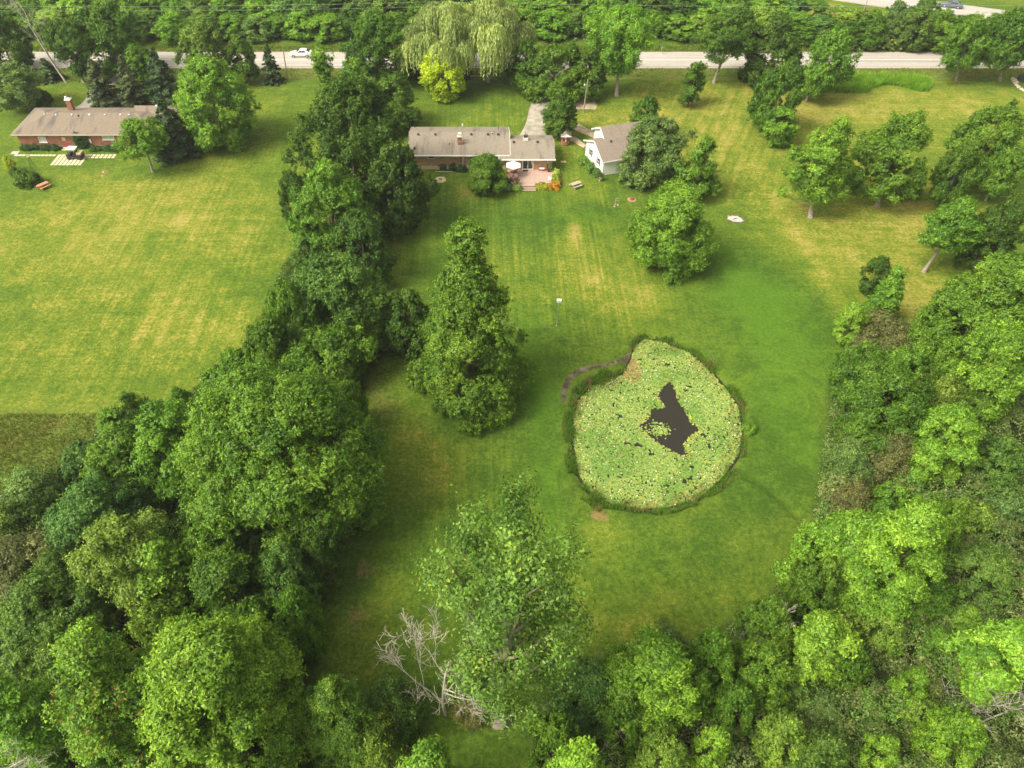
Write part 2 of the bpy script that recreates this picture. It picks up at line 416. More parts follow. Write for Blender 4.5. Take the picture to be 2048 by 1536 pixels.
V = np.stack([GX.ravel(), GY.ravel(), GZ.ravel()], 1)
idx = np.arange(nx * ny).reshape(ny, nx)
Q = np.stack([idx[:-1, :-1], idx[:-1, 1:], idx[1:, 1:], idx[1:, :-1]], -1).reshape(-1, 4)
def npmesh(name, V, Q, k=4):
    me = bpy.data.meshes.new(name)
    me.vertices.add(len(V)); me.vertices.foreach_set('co', V.astype(np.float32).ravel())
    me.loops.add(Q.size); me.loops.foreach_set('vertex_index', Q.astype(np.int32).ravel())
    me.polygons.add(len(Q)); me.polygons.foreach_set('loop_start', np.arange(0, Q.size, k, dtype=np.int32))
    me.update(calc_edges=True)
    return me
me = npmesh('ground', V, Q)
me.polygons.foreach_set('use_smooth', np.ones(len(Q), bool))
def attr(me, name, cols, dom='POINT'):
    a = me.attributes.new(name, 'FLOAT_COLOR', dom)
    c = np.ones((cols[0].size, 4), np.float32)
    for i, k in enumerate(cols): c[:, i] = np.clip(k.ravel(), 0, 1)
    a.data.foreach_set('color', c.ravel())
attr(me, 'ga', [dry, lush, dirt]); attr(me, 'gb', [wood, rough, mud]); attr(me, 'gc', [wY, wX, wD]); attr(me, 'gd', [wR, far, wR])

def ground_mat():
    m, n, l, p = newmat('lawn_and_soil')
    def at(name):
        a = n.new('ShaderNodeAttribute'); a.attribute_name = name
        s = n.new('ShaderNodeSeparateXYZ'); l.new(a.outputs['Vector'], s.inputs[0]); return s.outputs
    A, B, Cc, D = at('ga'), at('gb'), at('gc'), at('gd')
    geo = n.new('ShaderNodeNewGeometry'); pos = geo.outputs['Position']
    def noise(scale, vec=None, det=4, rough=.6, sc3=None, rot=0):
        v = vec or pos
        if sc3 or rot:
            mp = n.new('ShaderNodeMapping'); mp.inputs['Rotation'].default_value = (0, 0, rot); mp.inputs['Scale'].default_value = sc3 or (1, 1, 1)
            if rot:
                mp.inputs['Scale'].default_value = (1, 1, 1); l.new(v, mp.inputs[0]); m2 = n.new('ShaderNodeMapping'); m2.inputs['Scale'].default_value = sc3; l.new(mp.outputs[0], m2.inputs[0]); mp = m2
            else: l.new(v, mp.inputs[0])
            v = mp.outputs[0]
        t = n.new('ShaderNodeTexNoise'); t.inputs['Scale'].default_value = scale; t.inputs['Detail'].default_value = det; t.inputs['Roughness'].default_value = rough
        l.new(v, t.inputs['Vector']); return t.outputs[0]
    def mr(s, a, b, c, d, clamp=True):
        r = n.new('ShaderNodeMapRange'); r.clamp = clamp
        for i, k in zip((1, 2, 3, 4), (a, b, c, d)): r.inputs[i].default_value = k
        l.new(s, r.inputs[0]); return r.outputs[0]
    def math_(op, a, b=None):
        x = n.new('ShaderNodeMath'); x.operation = op
        for i, k in enumerate((a, b)):
            if k is None: continue
            if isinstance(k, (int, float)): x.inputs[i].default_value = k
            else: l.new(k, x.inputs[i])
        return x.outputs[0]
    def mix(f, a, b, bt='MIX'):
        x = n.new('ShaderNodeMix'); x.data_type = 'RGBA'; x.blend_type = bt
        if isinstance(f, (int, float)): x.inputs[0].default_value = f
        else: l.new(f, x.inputs[0])
        for i, k in ((6, a), (7, b)):
            if isinstance(k, tuple): x.inputs[i].default_value = (*k, 1)
            else: l.new(k, x.inputs[i])
        return x.outputs[2]
    sY = mr(noise(1.0, det=5, rough=.7, sc3=(1.5, .035, 1)), .33, .67, -.5, .5)
    sX = mr(noise(1.0, det=5, rough=.7, sc3=(.035, 1.4, 1)), .33, .67, -.5, .5)
    sD = mr(noise(1.0, sc3=(.9, .05, 1), rot=R_(24)), .35, .65, -.5, .5)
    # mowing rings
    rc = G(1555, 800)
    sub = n.new('ShaderNodeVectorMath'); sub.operation = 'SUBTRACT'; l.new(pos, sub.inputs[0]); sub.inputs[1].default_value = (rc[0], rc[1], 0)
    ln = n.new('ShaderNodeVectorMath'); ln.operation = 'LENGTH'; l.new(sub.outputs[0], ln.inputs[0])
    cb = n.new('ShaderNodeCombineXYZ'); l.new(ln.outputs['Value'], cb.inputs[0])
    sR = mr(noise(1.6, vec=cb.outputs[0]), .35, .65, -.5, .5)
    fine = mr(noise(2.2, det=6, rough=.75), .3, .7, -.5, .5)
    mid = mr(noise(.55, det=5, rough=.65), .3, .7, -.5, .5)
    dr = A[0]
    for w, s, k in ((Cc[0], sY, .40), (Cc[1], sX, .30), (Cc[2], sD, .34), (D[0], sR, .6)):
        dr = math_('ADD', dr, math_('MULTIPLY', math_('MULTIPLY', w, s), k))
    grain = mr(noise(7.0, det=3, rough=.8), .3, .7, -.5, .5)
    dr = math_('ADD', dr, math_('MULTIPLY', grain, .16)); dr = math_('ADD', dr, math_('MULTIPLY', fine, .30)); dr = math_('ADD', dr, math_('MULTIPLY', mid, .36))
    cr = n.new('ShaderNodeValToRGB'); l.new(dr, cr.inputs[0])
    e = cr.color_ramp; e.elements[0].position = 0.0; e.elements[0].color = (.052, .108, .010, 1); e.elements[1].position = 1.0; e.elements[1].color = (.33, .285, .075, 1)
    for ps, c in ((.22, (.072, .130, .013)), (.42, (.104, .163, .015)), (.62, (.152, .198, .020)), (.82, (.238, .240, .034))):
        k = e.elements.new(ps); k.color = (*c, 1)
    col = cr.outputs[0]
    col = mix(mr(math_('ADD', A[1], math_('MULTIPLY', mid, .5)), .2, 1.0, 0, .62), col, (.093, .196, .014))
    dm_ = mr(math_('ADD', A[2], math_('MULTIPLY', fine, .55)), .25, .85, 0, .85)
    col = mix(dm_, col, (.27, .17, .075))
    # woodland floor, rough grass
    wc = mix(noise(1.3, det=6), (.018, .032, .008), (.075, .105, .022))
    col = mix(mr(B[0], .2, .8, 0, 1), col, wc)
    rc_ = mix(mr(noise(1.9, det=6, rough=.8), .35, .65, 0, 1), (.050, .115, .012), (.20, .22, .045))
    rc_ = mix(mr(noise(.25, det=3), .48, .66, 0, .40), rc_, (.19, .13, .04))
    col = mix(B[1], col, rc_)
    mc = mix(mr(noise(.8, det=6, rough=.7), .42, .66, 0, 1), (.075, .060, .034), (.22, .19, .12))
    col = mix(mr(math_('ADD', B[2], math_('MULTIPLY', fine, .35)), .35, .65, 0, 1), col, mc)
    col = mix(D[1], col, mix(noise(.02, det=5), (.05, .12, .018), (.13, .18, .03)))
    gv = math_('ADD', math_('MULTIPLY', grain, .50), math_('ADD', math_('MULTIPLY', fine, .34), 1.0))
    gc_ = n.new('ShaderNodeCombineXYZ'); l.new(gv, gc_.inputs[0]); l.new(gv, gc_.inputs[1]); l.new(math_('MULTIPLY', gv, gv), gc_.inputs[2])
    col = mix(1.0, col, gc_.outputs[0], 'MULTIPLY')
    l.new(col, p.inputs['Base Color']); p.inputs['Roughness'].default_value = .95; p.inputs['Specular IOR Level'].default_value = .12
    b = n.new('ShaderNodeBump'); b.inputs['Strength'].default_value = .7; b.inputs['Distance'].default_value = .12
    l.new(noise(5.0, det=6, rough=.8), b.inputs['Height']); l.new(b.outputs[0], p.inputs['Normal'])
    return m
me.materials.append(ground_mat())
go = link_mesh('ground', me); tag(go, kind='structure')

# ------------------------------------------------------------ roads
def roadmat(name, base, xform=None):
    m, n, l, p = newmat(name)
    geo = n.new('ShaderNodeTexCoord')
    mp = n.new('ShaderNodeMapping'); mp.inputs['Scale'].default_value = (.05, 1.3, 1); l.new(geo.outputs['Object'], mp.inputs[0])
    a = n.new('ShaderNodeTexNoise'); a.inputs['Scale'].default_value = 1; a.inputs['Detail'].default_value = 5; l.new(mp.outputs[0], a.inputs['Vector'])
    b = n.new('ShaderNodeTexNoise'); b.inputs['Scale'].default_value = 3; b.inputs['Detail'].default_value = 6; l.new(geo.outputs['Object'], b.inputs['Vector'])
    s = n.new('ShaderNodeMath'); l.new(a.outputs[0], s.inputs[0]); l.new(b.outputs[0], s.inputs[1])
    r = n.new('ShaderNodeMapRange'); r.inputs[1].default_value = .7; r.inputs[2].default_value = 1.3; r.inputs[3].default_value = .82; r.inputs[4].default_value = 1.14; l.new(s.outputs[0], r.inputs[0])
    mx = n.new('ShaderNodeMix'); mx.data_type = 'RGBA'; mx.blend_type = 'MULTIPLY'; mx.inputs[0].default_value = 1; mx.inputs[6].default_value = (*base, 1)
    l.new(r.outputs[0], mx.inputs[7]); l.new(mx.outputs[2], p.inputs['Base Color']); p.inputs['Roughness'].default_value = .9
    return m
M['road'] = roadmat('sun_bleached_asphalt', (0.43, 0.39, 0.345))
M['paint'] = simple('road_paint_cream', (0.80, 0.72, 0.50), .7, .08, 3)
M['patchdark'] = simple('dark_tar_seam', (0.22, 0.20, 0.17), .85, .1, 2)
def strip(x0, x1, y0, y1, z, step=12):
    b = MB(); xs = np.arange(x0, x1 + .1, step)
    for a, c in zip(xs[:-1], xs[1:]):
        b.add([(a, y0, z), (c, y0, z), (c, y1, z), (a, y1, z)], [(0, 1, 2, 3)])
    return b
# shoulders, carriageway, line
tag(strip(-700, 700, 156.6, 165.2, .03).build('gravel_shoulder', M['gravel']), kind='structure')
road = MB().box(-700, 157.3, -.2, 700, 164.4, .12)
tag(road.build('road', M['road']), kind='structure')
tag(strip(-700, 700, 160.74, 160.92, .126).build('centre_line', M['paint']), kind='structure')
tag(strip(66, 130, 159.85, 160.15, .124).build('tar_seam', M['patchdark']), kind='structure')
# far road running diagonally at the top right
a = np.array(G(1753, 11)); b_ = np.array(G(1915, 33)); dv = (b_ - a) / np.linalg.norm(b_ - a); nv = np.array([-dv[1], dv[0]])
ra = math.atan2(dv[1], dv[0])
fr = MB().box(-160, -.5, -.2, 160, 8.8, .10); fo = fr.build('far_road', M['road']); fo.location = (a[0], a[1], 0); fo.rotation_euler = (0, 0, ra); tag(fo, kind='structure')
fl = MB().box(-160, 4.05, .104, 160, 4.22, .106).build('far_centre_line', M['paint']); fl.location = fo.location; fl.rotation_euler = fo.rotation_euler; tag(fl, kind='structure')
FARROAD = (a, dv, nv, ra)

# driveways (gravel sheets following the ground)
def drive(name, pts, mat, z=.10):
    L = [G(*p) for p, q in pts]; Rr = [G(*q) for p, q in pts]
    b = MB(); vs = []; K = 6
    P = []
    for i in range(len(L) - 1):
        for k in range(6):
            t = k / 6; P.append(((L[i][0] * (1 - t) + L[i + 1][0] * t, L[i][1] * (1 - t) + L[i + 1][1] * t), (Rr[i][0] * (1 - t) + Rr[i + 1][0] * t, Rr[i][1] * (1 - t) + Rr[i + 1][1] * t)))
    P.append((L[-1], Rr[-1]))
    for j, (p, q) in enumerate(P):
        wob = .22 * math.sin(j * .45)
        for k in range(K + 1):
            t = k / K; x = p[0] * (1 - t) + q[0] * t; y = p[1] * (1 - t) + q[1] * t
            if k == 0: x -= wob
            if k == K: x += .22 * math.sin(j * .38 + 1)
            vs.append((x, y, hz(x, y) + z - (.10 if k in (0, K) else 0)))
    fs = [(j * (K + 1) + k, j * (K + 1) + k + 1, (j + 1) * (K + 1) + k + 1, (j + 1) * (K + 1) + k) for j in range(len(P) - 1) for k in range(K)]
    b.add(vs, fs); return tag(b.build(name, mat, smooth=True), kind='structure')
M['drive'] = simple('pale_gravel_drive', (0.36, 0.32, 0.255), .95, .3, .8, bump=.5)
M['drive2'] = simple('worn_gravel', (0.46, 0.37, 0.24), .95, .3, .9, bump=.5)
drive('driveway', [((1030,300),(1098,300)), ((1040,270),(1094,270)), ((1052,240),(1092,240)), ((1064,210),(1096,205)), ((1074,180),(1104,175)), ((1085,150),(1116,150)), ((1092,134),(1135,134))], M['drive'])
drive('parking_patch', [((1148,196),(1192,198)), ((1148,208),(1196,210)), ((1146,219),(1188,219))][::-1], M['drive2'], .09)
drive('driveway_spur', [((1120,236),(1120,248)), ((1150,243),(1140,254)), ((1172,256),(1162,264)), ((1205,272),(1196,280))], M['drive2'], .11)
drive('side_track', [((1112,262),(1104,272)), ((1136,268),(1128,276)), ((1154,276),(1146,282)), ((1176,290),(1166,296))], M['drive2'], .10)
drive('left_driveway', [((145,222),(208,222)), ((156,212),(206,212)), ((168,198),(208,198)), ((184,182),(216,182)), ((206,163),(238,163)), ((226,148),(262,148)), ((240,134),(300,134))], simple('grey_asphalt_drive', (.33, .30, .26), .9, .15, 1))

# ------------------------------------------------------------ pond
WZ = -0.36
pw = [(PC[0] + (x - PC[0]) * 1.05, PC[1] + (y - PC[1]) * 1.05) for x, y in PONDW]
wm, n, l, p = newmat('dark_pond_water')
p.inputs['Base Color'].default_value = (.030, .027, .020, 1); p.inputs['Roughness'].default_value = .12; p.inputs['Specular IOR Level'].default_value = .18
tn = n.new('ShaderNodeTexNoise'); tn.inputs['Scale'].default_value = 2.5; bb = n.new('ShaderNodeBump'); bb.inputs['Strength'].default_value = .04; l.new(tn.outputs[0], bb.inputs['Height']); l.new(bb.outputs[0], p.inputs['Normal'])
b = MB(); b.add([(x, y, WZ) for x, y in pw], [tuple(range(len(pw)))[::-1]])
wo = b.build('water', wm); tag(wo, kind='structure')
wo.data.flip_normals() if wo.data.polygons[0].normal.z < 0 else None

rs = np.random.RandomState(5)
x0, y0 = PONDW.min(0); x1, y1 = PONDW.max(0)
NP = 46000
X = rs.uniform(x0, x1, NP); Y = rs.uniform(y0, y1, NP)
i = inpoly(X, Y, PONDW) & ~inpoly(X, Y, OPENW)
do = dist_path(X, Y, OPENW, True); de = dist_path(X, Y, PONDW, True)
nz = vnoise(X, Y, 1.1, 31); nz2 = vnoise(X, Y, .5, 33)
keep = i & (rs.rand(NP) < np.clip(.35 + do * 1.1, 0, 1)) & ((nz > .08) | (nz2 > .45)) & ((nz2 > .10))
for (hx, hy, hr) in ((1254,883,.30),(1260,884,.25),(1275,886,.42),(1283,888,.3),(1407,866,.35),(1411,870,.25),(1303,905,.3),(1380,770,.3),(1395,700,.35),(1370,960,.3),(1385,930,.3)):
    gx_, gy_ = G(hx, hy); keep &= np.hypot(X - gx_, (Y - gy_) * 1.2) > hr
X, Y, do, de = X[keep], Y[keep], do[keep], de[keep]
# an island of pads in the open water, and strays
ix, iy = G(1318, 855)
k = 150; ex = ix + rs.randn(k) * .62 ; ey = iy + rs.randn(k) * .55
sel = inpoly(ex, ey, OPENW); X = np.r_[X, ex[sel]]; Y = np.r_[Y, ey[sel]]
N = len(X); rad = rs.uniform(.065, .15, N) * (0.8 + .4 * vnoise(X, Y, 3, 40))
def pads(X, Y, rad, z, name, tilt=.10, ns=8):
    N = len(X); a0 = rs.uniform(0, 6.28, N); th = np.linspace(0.25, 2 * math.pi - .05, ns - 1)
    ang = a0[:, None] + th[None]
    px = X[:, None] + rad[:, None] * np.cos(ang); py = Y[:, None] + rad[:, None] * np.sin(ang)
    tx, ty = rs.randn(N) * tilt, rs.randn(N) * tilt
    pz = z[:, None] + (px - X[:, None]) * tx[:, None] + (py - Y[:, None]) * ty[:, None]
    V = np.zeros((N, ns, 3)); V[:, 0] = np.stack([X, Y, z], 1); V[:, 1:, 0] = px; V[:, 1:, 1] = py; V[:, 1:, 2] = pz
    return npmesh(name, V.reshape(-1, 3), np.arange(N * ns).reshape(N, ns), ns), N
z = WZ + .02 + rs.uniform(0, .06, N)
me, N = pads(X, Y, rad, z, 'lily_pads', .22)
pn = vnoise(X, Y, 2.4, 51); pr = rs.rand(N)
dE = dist_path(X, Y, PONDW, True); dO = dist_path(X, Y, OPENW, True)
col = np.zeros((N, 4), np.float32); col[:, 3] = 1
c0 = np.array([.195, .320, .062]); c1 = np.array([.150, .265, .045]); c2 = np.array([.30, .37, .085]); cy = np.array([.40, .36, .07]); cbn = np.array([.21, .115, .05])
col[:, :3] = c0 + (c2 - c0) * np.clip(pr * 1.4 - .3, 0, 1)[:, None]
w = np.clip((pn - .45) * 2.5, 0, .9)[:, None]; col[:, :3] = col[:, :3] * (1 - w) + c1 * w
ry = rs.rand(N); yel = ry < np.where(dO < .5, .30, np.where(dE < 1.6, .12, .025)); col[yel, :3] = cy * rs.uniform(.75, 1.15, (yel.sum(), 1))
brn = (rs.rand(N) < np.where(dE < 1.0, .2, .015) * (vnoise(X, Y, 2.1, 77) > .42)); col[brn, :3] = cbn * rs.uniform(.6, 1.3, (brn.sum(), 1))
# dead brown lily stand at the upper left shore
qx, qy = G(1262, 735); bd = (np.hypot((X - qx) / 1.3, (Y - qy) / 2.2) < 1) & (rs.rand(N) < .5); col[bd, :3] = np.array([.34, .19, .08]) * rs.uniform(.6, 1.3, (bd.sum(), 1))
col[:, :3] *= rs.uniform(.82, 1.15, (N, 1))
a = me.attributes.new('col', 'FLOAT_COLOR', 'FACE'); a.data.foreach_set('color', col.ravel())
def attrmat(name, rough=.6, trans=0):
    m, n, l, p = newmat(name); a = n.new('ShaderNodeAttribute'); a.attribute_name = 'col'; l.new(a.outputs['Color'], p.inputs['Base Color']); p.inputs['Roughness'].default_value = rough
    p.inputs['Specular IOR Level'].default_value = .3
    return m
M['pads'] = attrmat('lily_pad_leaf', .45)
me.materials.append(M['pads'])
tag(link_mesh('lily_pads', me), 'carpet of pale green water lily pads covering the pond', 'lily pads', kind='stuff')
# white blossoms
k = 260; j = rs.choice(len(X), k, replace=False)
bz = WZ + .13
b = MB()
for q in j:
    r = rs.uniform(.035, .075)
    b.lathe([(r * .5, bz - .03), (r, bz + .03), (r * .5, bz + .06)], 6, (X[q], Y[q]))
tag(b.build('lily_blossoms', simple('white_blossom', (.85, .82, .78), .6, .05, 9)), 'tiny white water lily blossoms dotted over the pads', 'flowers', kind='stuff')

# blades: reeds and tall grasses
def blades(name, X, Y, Z, H, lean, cols, wid=.05, segs=2):
    N = len(X); az = rs.uniform(0, 6.28, N); la = rs.uniform(0, 6.28, N); ln = H * lean * rs.uniform(.2, 1, N)
    dx, dy = np.cos(la) * ln, np.sin(la) * ln; wx, wy = np.cos(az) * wid, np.sin(az) * wid
    ts = np.linspace(0, 1, segs + 1); V = np.zeros((N, (segs + 1) * 2, 3))
    for i_, t in enumerate(ts):
        cx_, cy_, cz_ = X + dx * t * t, Y + dy * t * t, Z + H * (t - .25 * lean * t * t)
        w_ = (1 - .85 * t)
        V[:, 2 * i_] = np.stack([cx_ - wx * w_, cy_ - wy * w_, cz_], 1); V[:, 2 * i_ + 1] = np.stack([cx_ + wx * w_, cy_ + wy * w_, cz_], 1)
    base = np.arange(N)[:, None] * (segs + 1) * 2
    Q = np.stack([base + np.array([[2 * s, 2 * s + 1, 2 * s + 3, 2 * s + 2]]) for s in range(segs)], 1).reshape(-1, 4)
    me = npmesh(name, V.reshape(-1, 3), Q)
    cc = np.ones((N * segs, 4), np.float32); cc[:, :3] = np.repeat(cols, segs, 0)
    a = me.attributes.new('col', 'FLOAT_COLOR', 'FACE'); a.data.foreach_set('color', cc.ravel())
    me.materials.append(M['blade']); return link_mesh(name, me)
def blademat():
    m = bpy.data.materials.new('grass_blade'); m.use_nodes = True; n, l = m.node_tree.nodes, m.node_tree.links; n.clear()
    a = n.new('ShaderNodeAttribute'); a.attribute_name = 'col'; d = n.new('ShaderNodeBsdfDiffuse'); t = n.new('ShaderNodeBsdfTranslucent'); x = n.new('ShaderNodeMixShader'); x.inputs[0].default_value = .45; o = n.new('ShaderNodeOutputMaterial')
    l.new(a.outputs['Color'], d.inputs[0]); l.new(a.outputs['Color'], t.inputs[0]); l.new(d.outputs[0], x.inputs[1]); l.new(t.outputs[0], x.inputs[2]); l.new(x.outputs[0], o.inputs[0]); return m
M['blade'] = blademat()
NB = 120000
cen = PONDW
x0, y0 = PONDW.min(0) - 4; x1, y1 = PONDW.max(0) + 4
X = rs.uniform(x0, x1, NB); Y = rs.uniform(y0, y1, NB)
d = dist_path(X, Y, PONDW, True); ii = inpoly(X, Y, PONDW); sg = np.where(ii, -d, d)
ang = np.arctan2(Y - PC[1], X - PC[0])
wid_in = .45 + .35 * vnoise(X, Y, 2.2, 61); wid_out = .25 + .9 * vnoise(X, Y, 1.6, 62)
left = np.cos(ang - math.pi) > .5; bot = np.sin(-ang) > .72; wid_in = np.where(left, .8, wid_in); wid_out = np.where(left, wid_out + .65, wid_out); wid_out = np.where(bot, wid_out + .35, wid_out); wid_in = np.where(bot, .75 + .5 * vnoise(X, Y, 1.5, 68), wid_in)
mudd = dist_path(X, Y, MUD)
keep = (sg > -wid_in) & (sg < wid_out) & (mudd > .75) & (vnoise(X, Y, 1.1, 63) > .33)
X, Y = X[keep], Y[keep]; N = len(X)
hh = np.clip(.42 + .75 * vnoise(X, Y, 1.3, 64), .25, 1.1) * rs.uniform(.6, 1.15, N)
cg = np.array([.080, .205, .020]); cg2 = np.array([.19, .34, .04]); cbr = np.array([.36, .25, .11])
cols = cg + (cg2 - cg) * rs.rand(N, 1); br = rs.rand(N) < .10 + .5 * (vnoise(X, Y, 1.0, 66) > .68); cols[br] = cbr * rs.uniform(.7, 1.3, (br.sum(), 1))
tag(blades('reeds', X, Y, height(X, Y), hh, .7, cols, .040), 'band of green reeds and sedge round the pond edge', 'reeds', kind='stuff')
# short edge tufts, rough field, roadside verge, wild bed
def grassbed(name, label, polypx, dens, h0, h1, c0, c1, cbrown, pb, lean=.6, wid=.05, jit=1.5):
    P = np.array([G(*p) for p in polypx]); x0, y0 = P.min(0); x1, y1 = P.max(0)
    n_ = int((x1 - x0) * (y1 - y0) * dens); X = rs.uniform(x0, x1, n_); Y = rs.uniform(y0, y1, n_)
    k = inpoly(X, Y, P); X, Y = X[k], Y[k]; n_ = len(X)
    v = vnoise(X, Y, jit, 70 + len(name)); H = (h0 + (h1 - h0) * v) * rs.uniform(.6, 1.2, n_)
    c = np.array(c0) + (np.array(c1) - np.array(c0)) * np.clip(v[:, None] * .6 + rs.rand(n_, 1) * .6 - .1, 0, 1)
    b_ = rs.rand(n_) < pb * 2 * (vnoise(X, Y, 3.1, 90) > .5); c[b_] = np.array(cbrown) * rs.uniform(.7, 1.3, (b_.sum(), 1))
    return tag(blades(name, X, Y, height(X, Y), H, lean, c, wid), label, 'grass', kind='stuff')
grassbed('rough_grass', 'rough unmown grass and weeds below the left field edge', [(-60,829),(215,829),(190,880),(150,930),(60,985),(-60,1020)], 38, .2, .65, (.09,.17,.02), (.20,.25,.04), (.26,.18,.06), .07, wid=.05)
grassbed('wild_grass_bed', 'curved bed of tall wild grass near the road at right', [(1636,183),(1634,165),(1660,152),(1720,150),(1790,153),(1840,158),(1862,172),(1855,184),(1838,184),(1800,174),(1770,170),(1742,178),(1735,186),(1690,187)], 60, .6, 1.9, (.10,.26,.02), (.34,.58,.05), (.4,.4,.06), .05, wid=.09, jit=1.1)
grassbed('verge_grass', 'long bright grass on the near roadside verge', [(-60,150),(2100,150),(2100,137),(-60,137)], 10, .15, .5, (.10,.20,.018), (.20,.28,.04), (.36,.26,.12), .2, wid=.08)
grassbed('verge_grass', 'long grass along the far side of the road', [(-60,104),(2100,104),(2100,88),(-60,90)], 12, .2, .9, (.10,.20,.02), (.22,.30,.05), (.3,.24,.1), .1, wid=.09)
# ------------------------------------------------------------ tree builders
def env(kind, t):
    t = np.asarray(t, float)
    if kind == 'dome': return np.where(t < .3, .80 + .20 * np.sin(t / .3 * math.pi / 2), np.sqrt(np.clip(1 - ((t - .3) / .72) ** 2, 0, 1)))
    if kind == 'oval': return np.clip(np.sin(np.clip(t * .93 + .06, 0, 1) * math.pi), 0, 1) ** .6
    if kind == 'conic': return np.clip(1.02 - t ** 1.15, 0, 1) ** .86 * np.clip(.80 + t * 1.5, 0, 1)
    if kind == 'elm': return np.clip(.22 + t * 1.25, 0, 1) * np.sqrt(np.clip(1 - np.clip((t - .62) / .40, 0, 1) ** 2, 0, 1))
    if kind == 'column': return np.clip(np.sin(np.clip(t * .9 + .08, 0, 1) * math.pi), 0, 1) ** .4
    if kind == 'shrub': return np.sqrt(np.clip(1 - t ** 2 * .97, 0, 1))
    return np.ones_like(t)

def unit(v): return v / (np.linalg.norm(v, axis=-1, keepdims=True) + 1e-9)
def leaf_quads(P, Nn, size, rs, asp=1.5):
    N = len(P)
    r = unit(rs.randn(N, 3)); a = unit(np.cross(Nn, r)); b = np.cross(Nn, a)
    s = size[:, None] * .5
    fold = Nn * s * .25
    V = np.stack([P - a * s * asp, P - b * s * .75 - fold, P + a * s * asp, P + b * s * .75 - fold], 1)
    return V
def crown_mesh(name, kind, H, R, seed, nleaf, leaf, fb=.12, lobes=None, rough=.5, lean=0.0, airy=0.0, droop=0.0, lsc=1.0, spike=0.0, mat='leaf', clump_r=.36):
    rs = np.random.RandomState(seed)
    Hc = H * (1 - fb); z0 = H * fb
    nL = int(1.35 * lobes) if lobes else int(np.clip(8 + 4.4 * (R * Hc) ** .75, 12, 240))
    # lobe centres on the envelope
    t = rs.rand(nL * 6); keep = rs.rand(nL * 6) < (env(kind, t) + .12); t = t[keep][:nL]; nL = len(t)
    az = np.arange(nL) * 2.39996 + rs.uniform(-.5, .5, nL)
    prof = env(kind, t) * R
    # uneven outline: low-frequency swell by azimuth and height
    sw = 1 + rough * .34 * (np.sin(az * 2 + rs.rand() * 6) * .5 + np.sin(az * 3 + t * 5 + rs.rand() * 6) * .5) + rough * .22 * rs.randn(nL)
    rl = np.clip((.13 * R + .42) * rs.uniform(.55, 1.5, nL) * lsc, .28, 2.9)
    rho = np.clip(prof * sw * .95 - rl * .75, 0, None) * rs.uniform(.72, 1.0, nL) ** .6
    L = np.stack([rho * np.cos(az), rho * np.sin(az), z0 + t * Hc * .97 - rl * .4 + rough * .25 * rs.randn(nL) * rl], 1)
    L[:, 2] = np.clip(L[:, 2], z0 + rl * .35, None)
    cval = np.clip(.5 + .28 * rs.randn(nL), 0, 1)
    # clumps
    wts = rl ** 2; nleaf = int(nleaf * 1.95); nC = max(nL * 4, int(nleaf / 26)); leaf = leaf * .86; rough = rough * 1.25; li = rs.choice(nL, nC, p=wts / wts.sum())
    outw = unit(np.stack([L[li, 0], L[li, 1], (L[li, 2] - z0 - Hc * .25) * .8 + .3], 1))
    d = unit(rs.randn(nC, 3) + outw * 1.0 + np.array([0, 0, .35]))
    Cc = L[li] + d * (rl[li] * rs.uniform(.45, 1.15, nC))[:, None] * np.array([1, 1, .82])
    if spike: Cc[:, 2] += spike * rs.rand(nC) ** 3 * (Cc[:, 2] > z0 + .4 * Hc)
    if airy: 
        k = rs.rand(nC) > airy * .35; Cc, li, d = Cc[k], li[k], d[k]; nC = len(Cc)
    # leaves
    per = max(4, int(nleaf / nC)); N = nC * per; ci = np.repeat(np.arange(nC), per)
    cr = clump_r * rs.uniform(.6, 1.3, nC) * (1 + airy * .5)
    # feathery sprays: each clump is a spindle pointing outwards and up
    ax = unit(d + np.array([0, 0, .45 - 1.1 * droop]) + rs.randn(nC, 3) * .35); u = rs.rand(N)
    off = rs.randn(N, 3) * (.62 - .34 * u)[:, None] * np.array([1, 1, .6 + droop]); P = Cc[ci] + off * cr[ci][:, None] + ax[ci] * ((u - .35) * cr[ci] * 2.3)[:, None]
    if droop: P[:, 2] -= droop * rs.rand(N) * .8
    if spike: P[:, 2] += .2 * rs.rand(N)
    nr = unit(d[ci] * .9 + off * .55 + rs.randn(N, 3) * .48 + np.array([0, 0, .35]))
    if lean: P[:, 0] += lean * (P[:, 2] - z0 * .5) * .8
    V = leaf_quads(P, nr, leaf * rs.uniform(.65, 1.35, N), rs)
    me = npmesh(name, V.reshape(-1, 3), np.arange(N * 4).reshape(N, 4))
    h = (P[:, 2] - z0) / Hc
    for nm, val in (('rnd', rs.rand(N)), ('clump', np.clip(cval[li][ci] * .6 + rs.rand(nC)[ci] * .4, 0, 1)), ('tip', np.clip(rs.rand(nC)[ci] * .85 + rs.rand(N) * .15, 0, 1))):
        a = me.attributes.new(nm, 'FLOAT', 'FACE'); a.data.foreach_set('value', val.astype(np.float32))
    me.materials.append(M[mat]); 
    return me, L
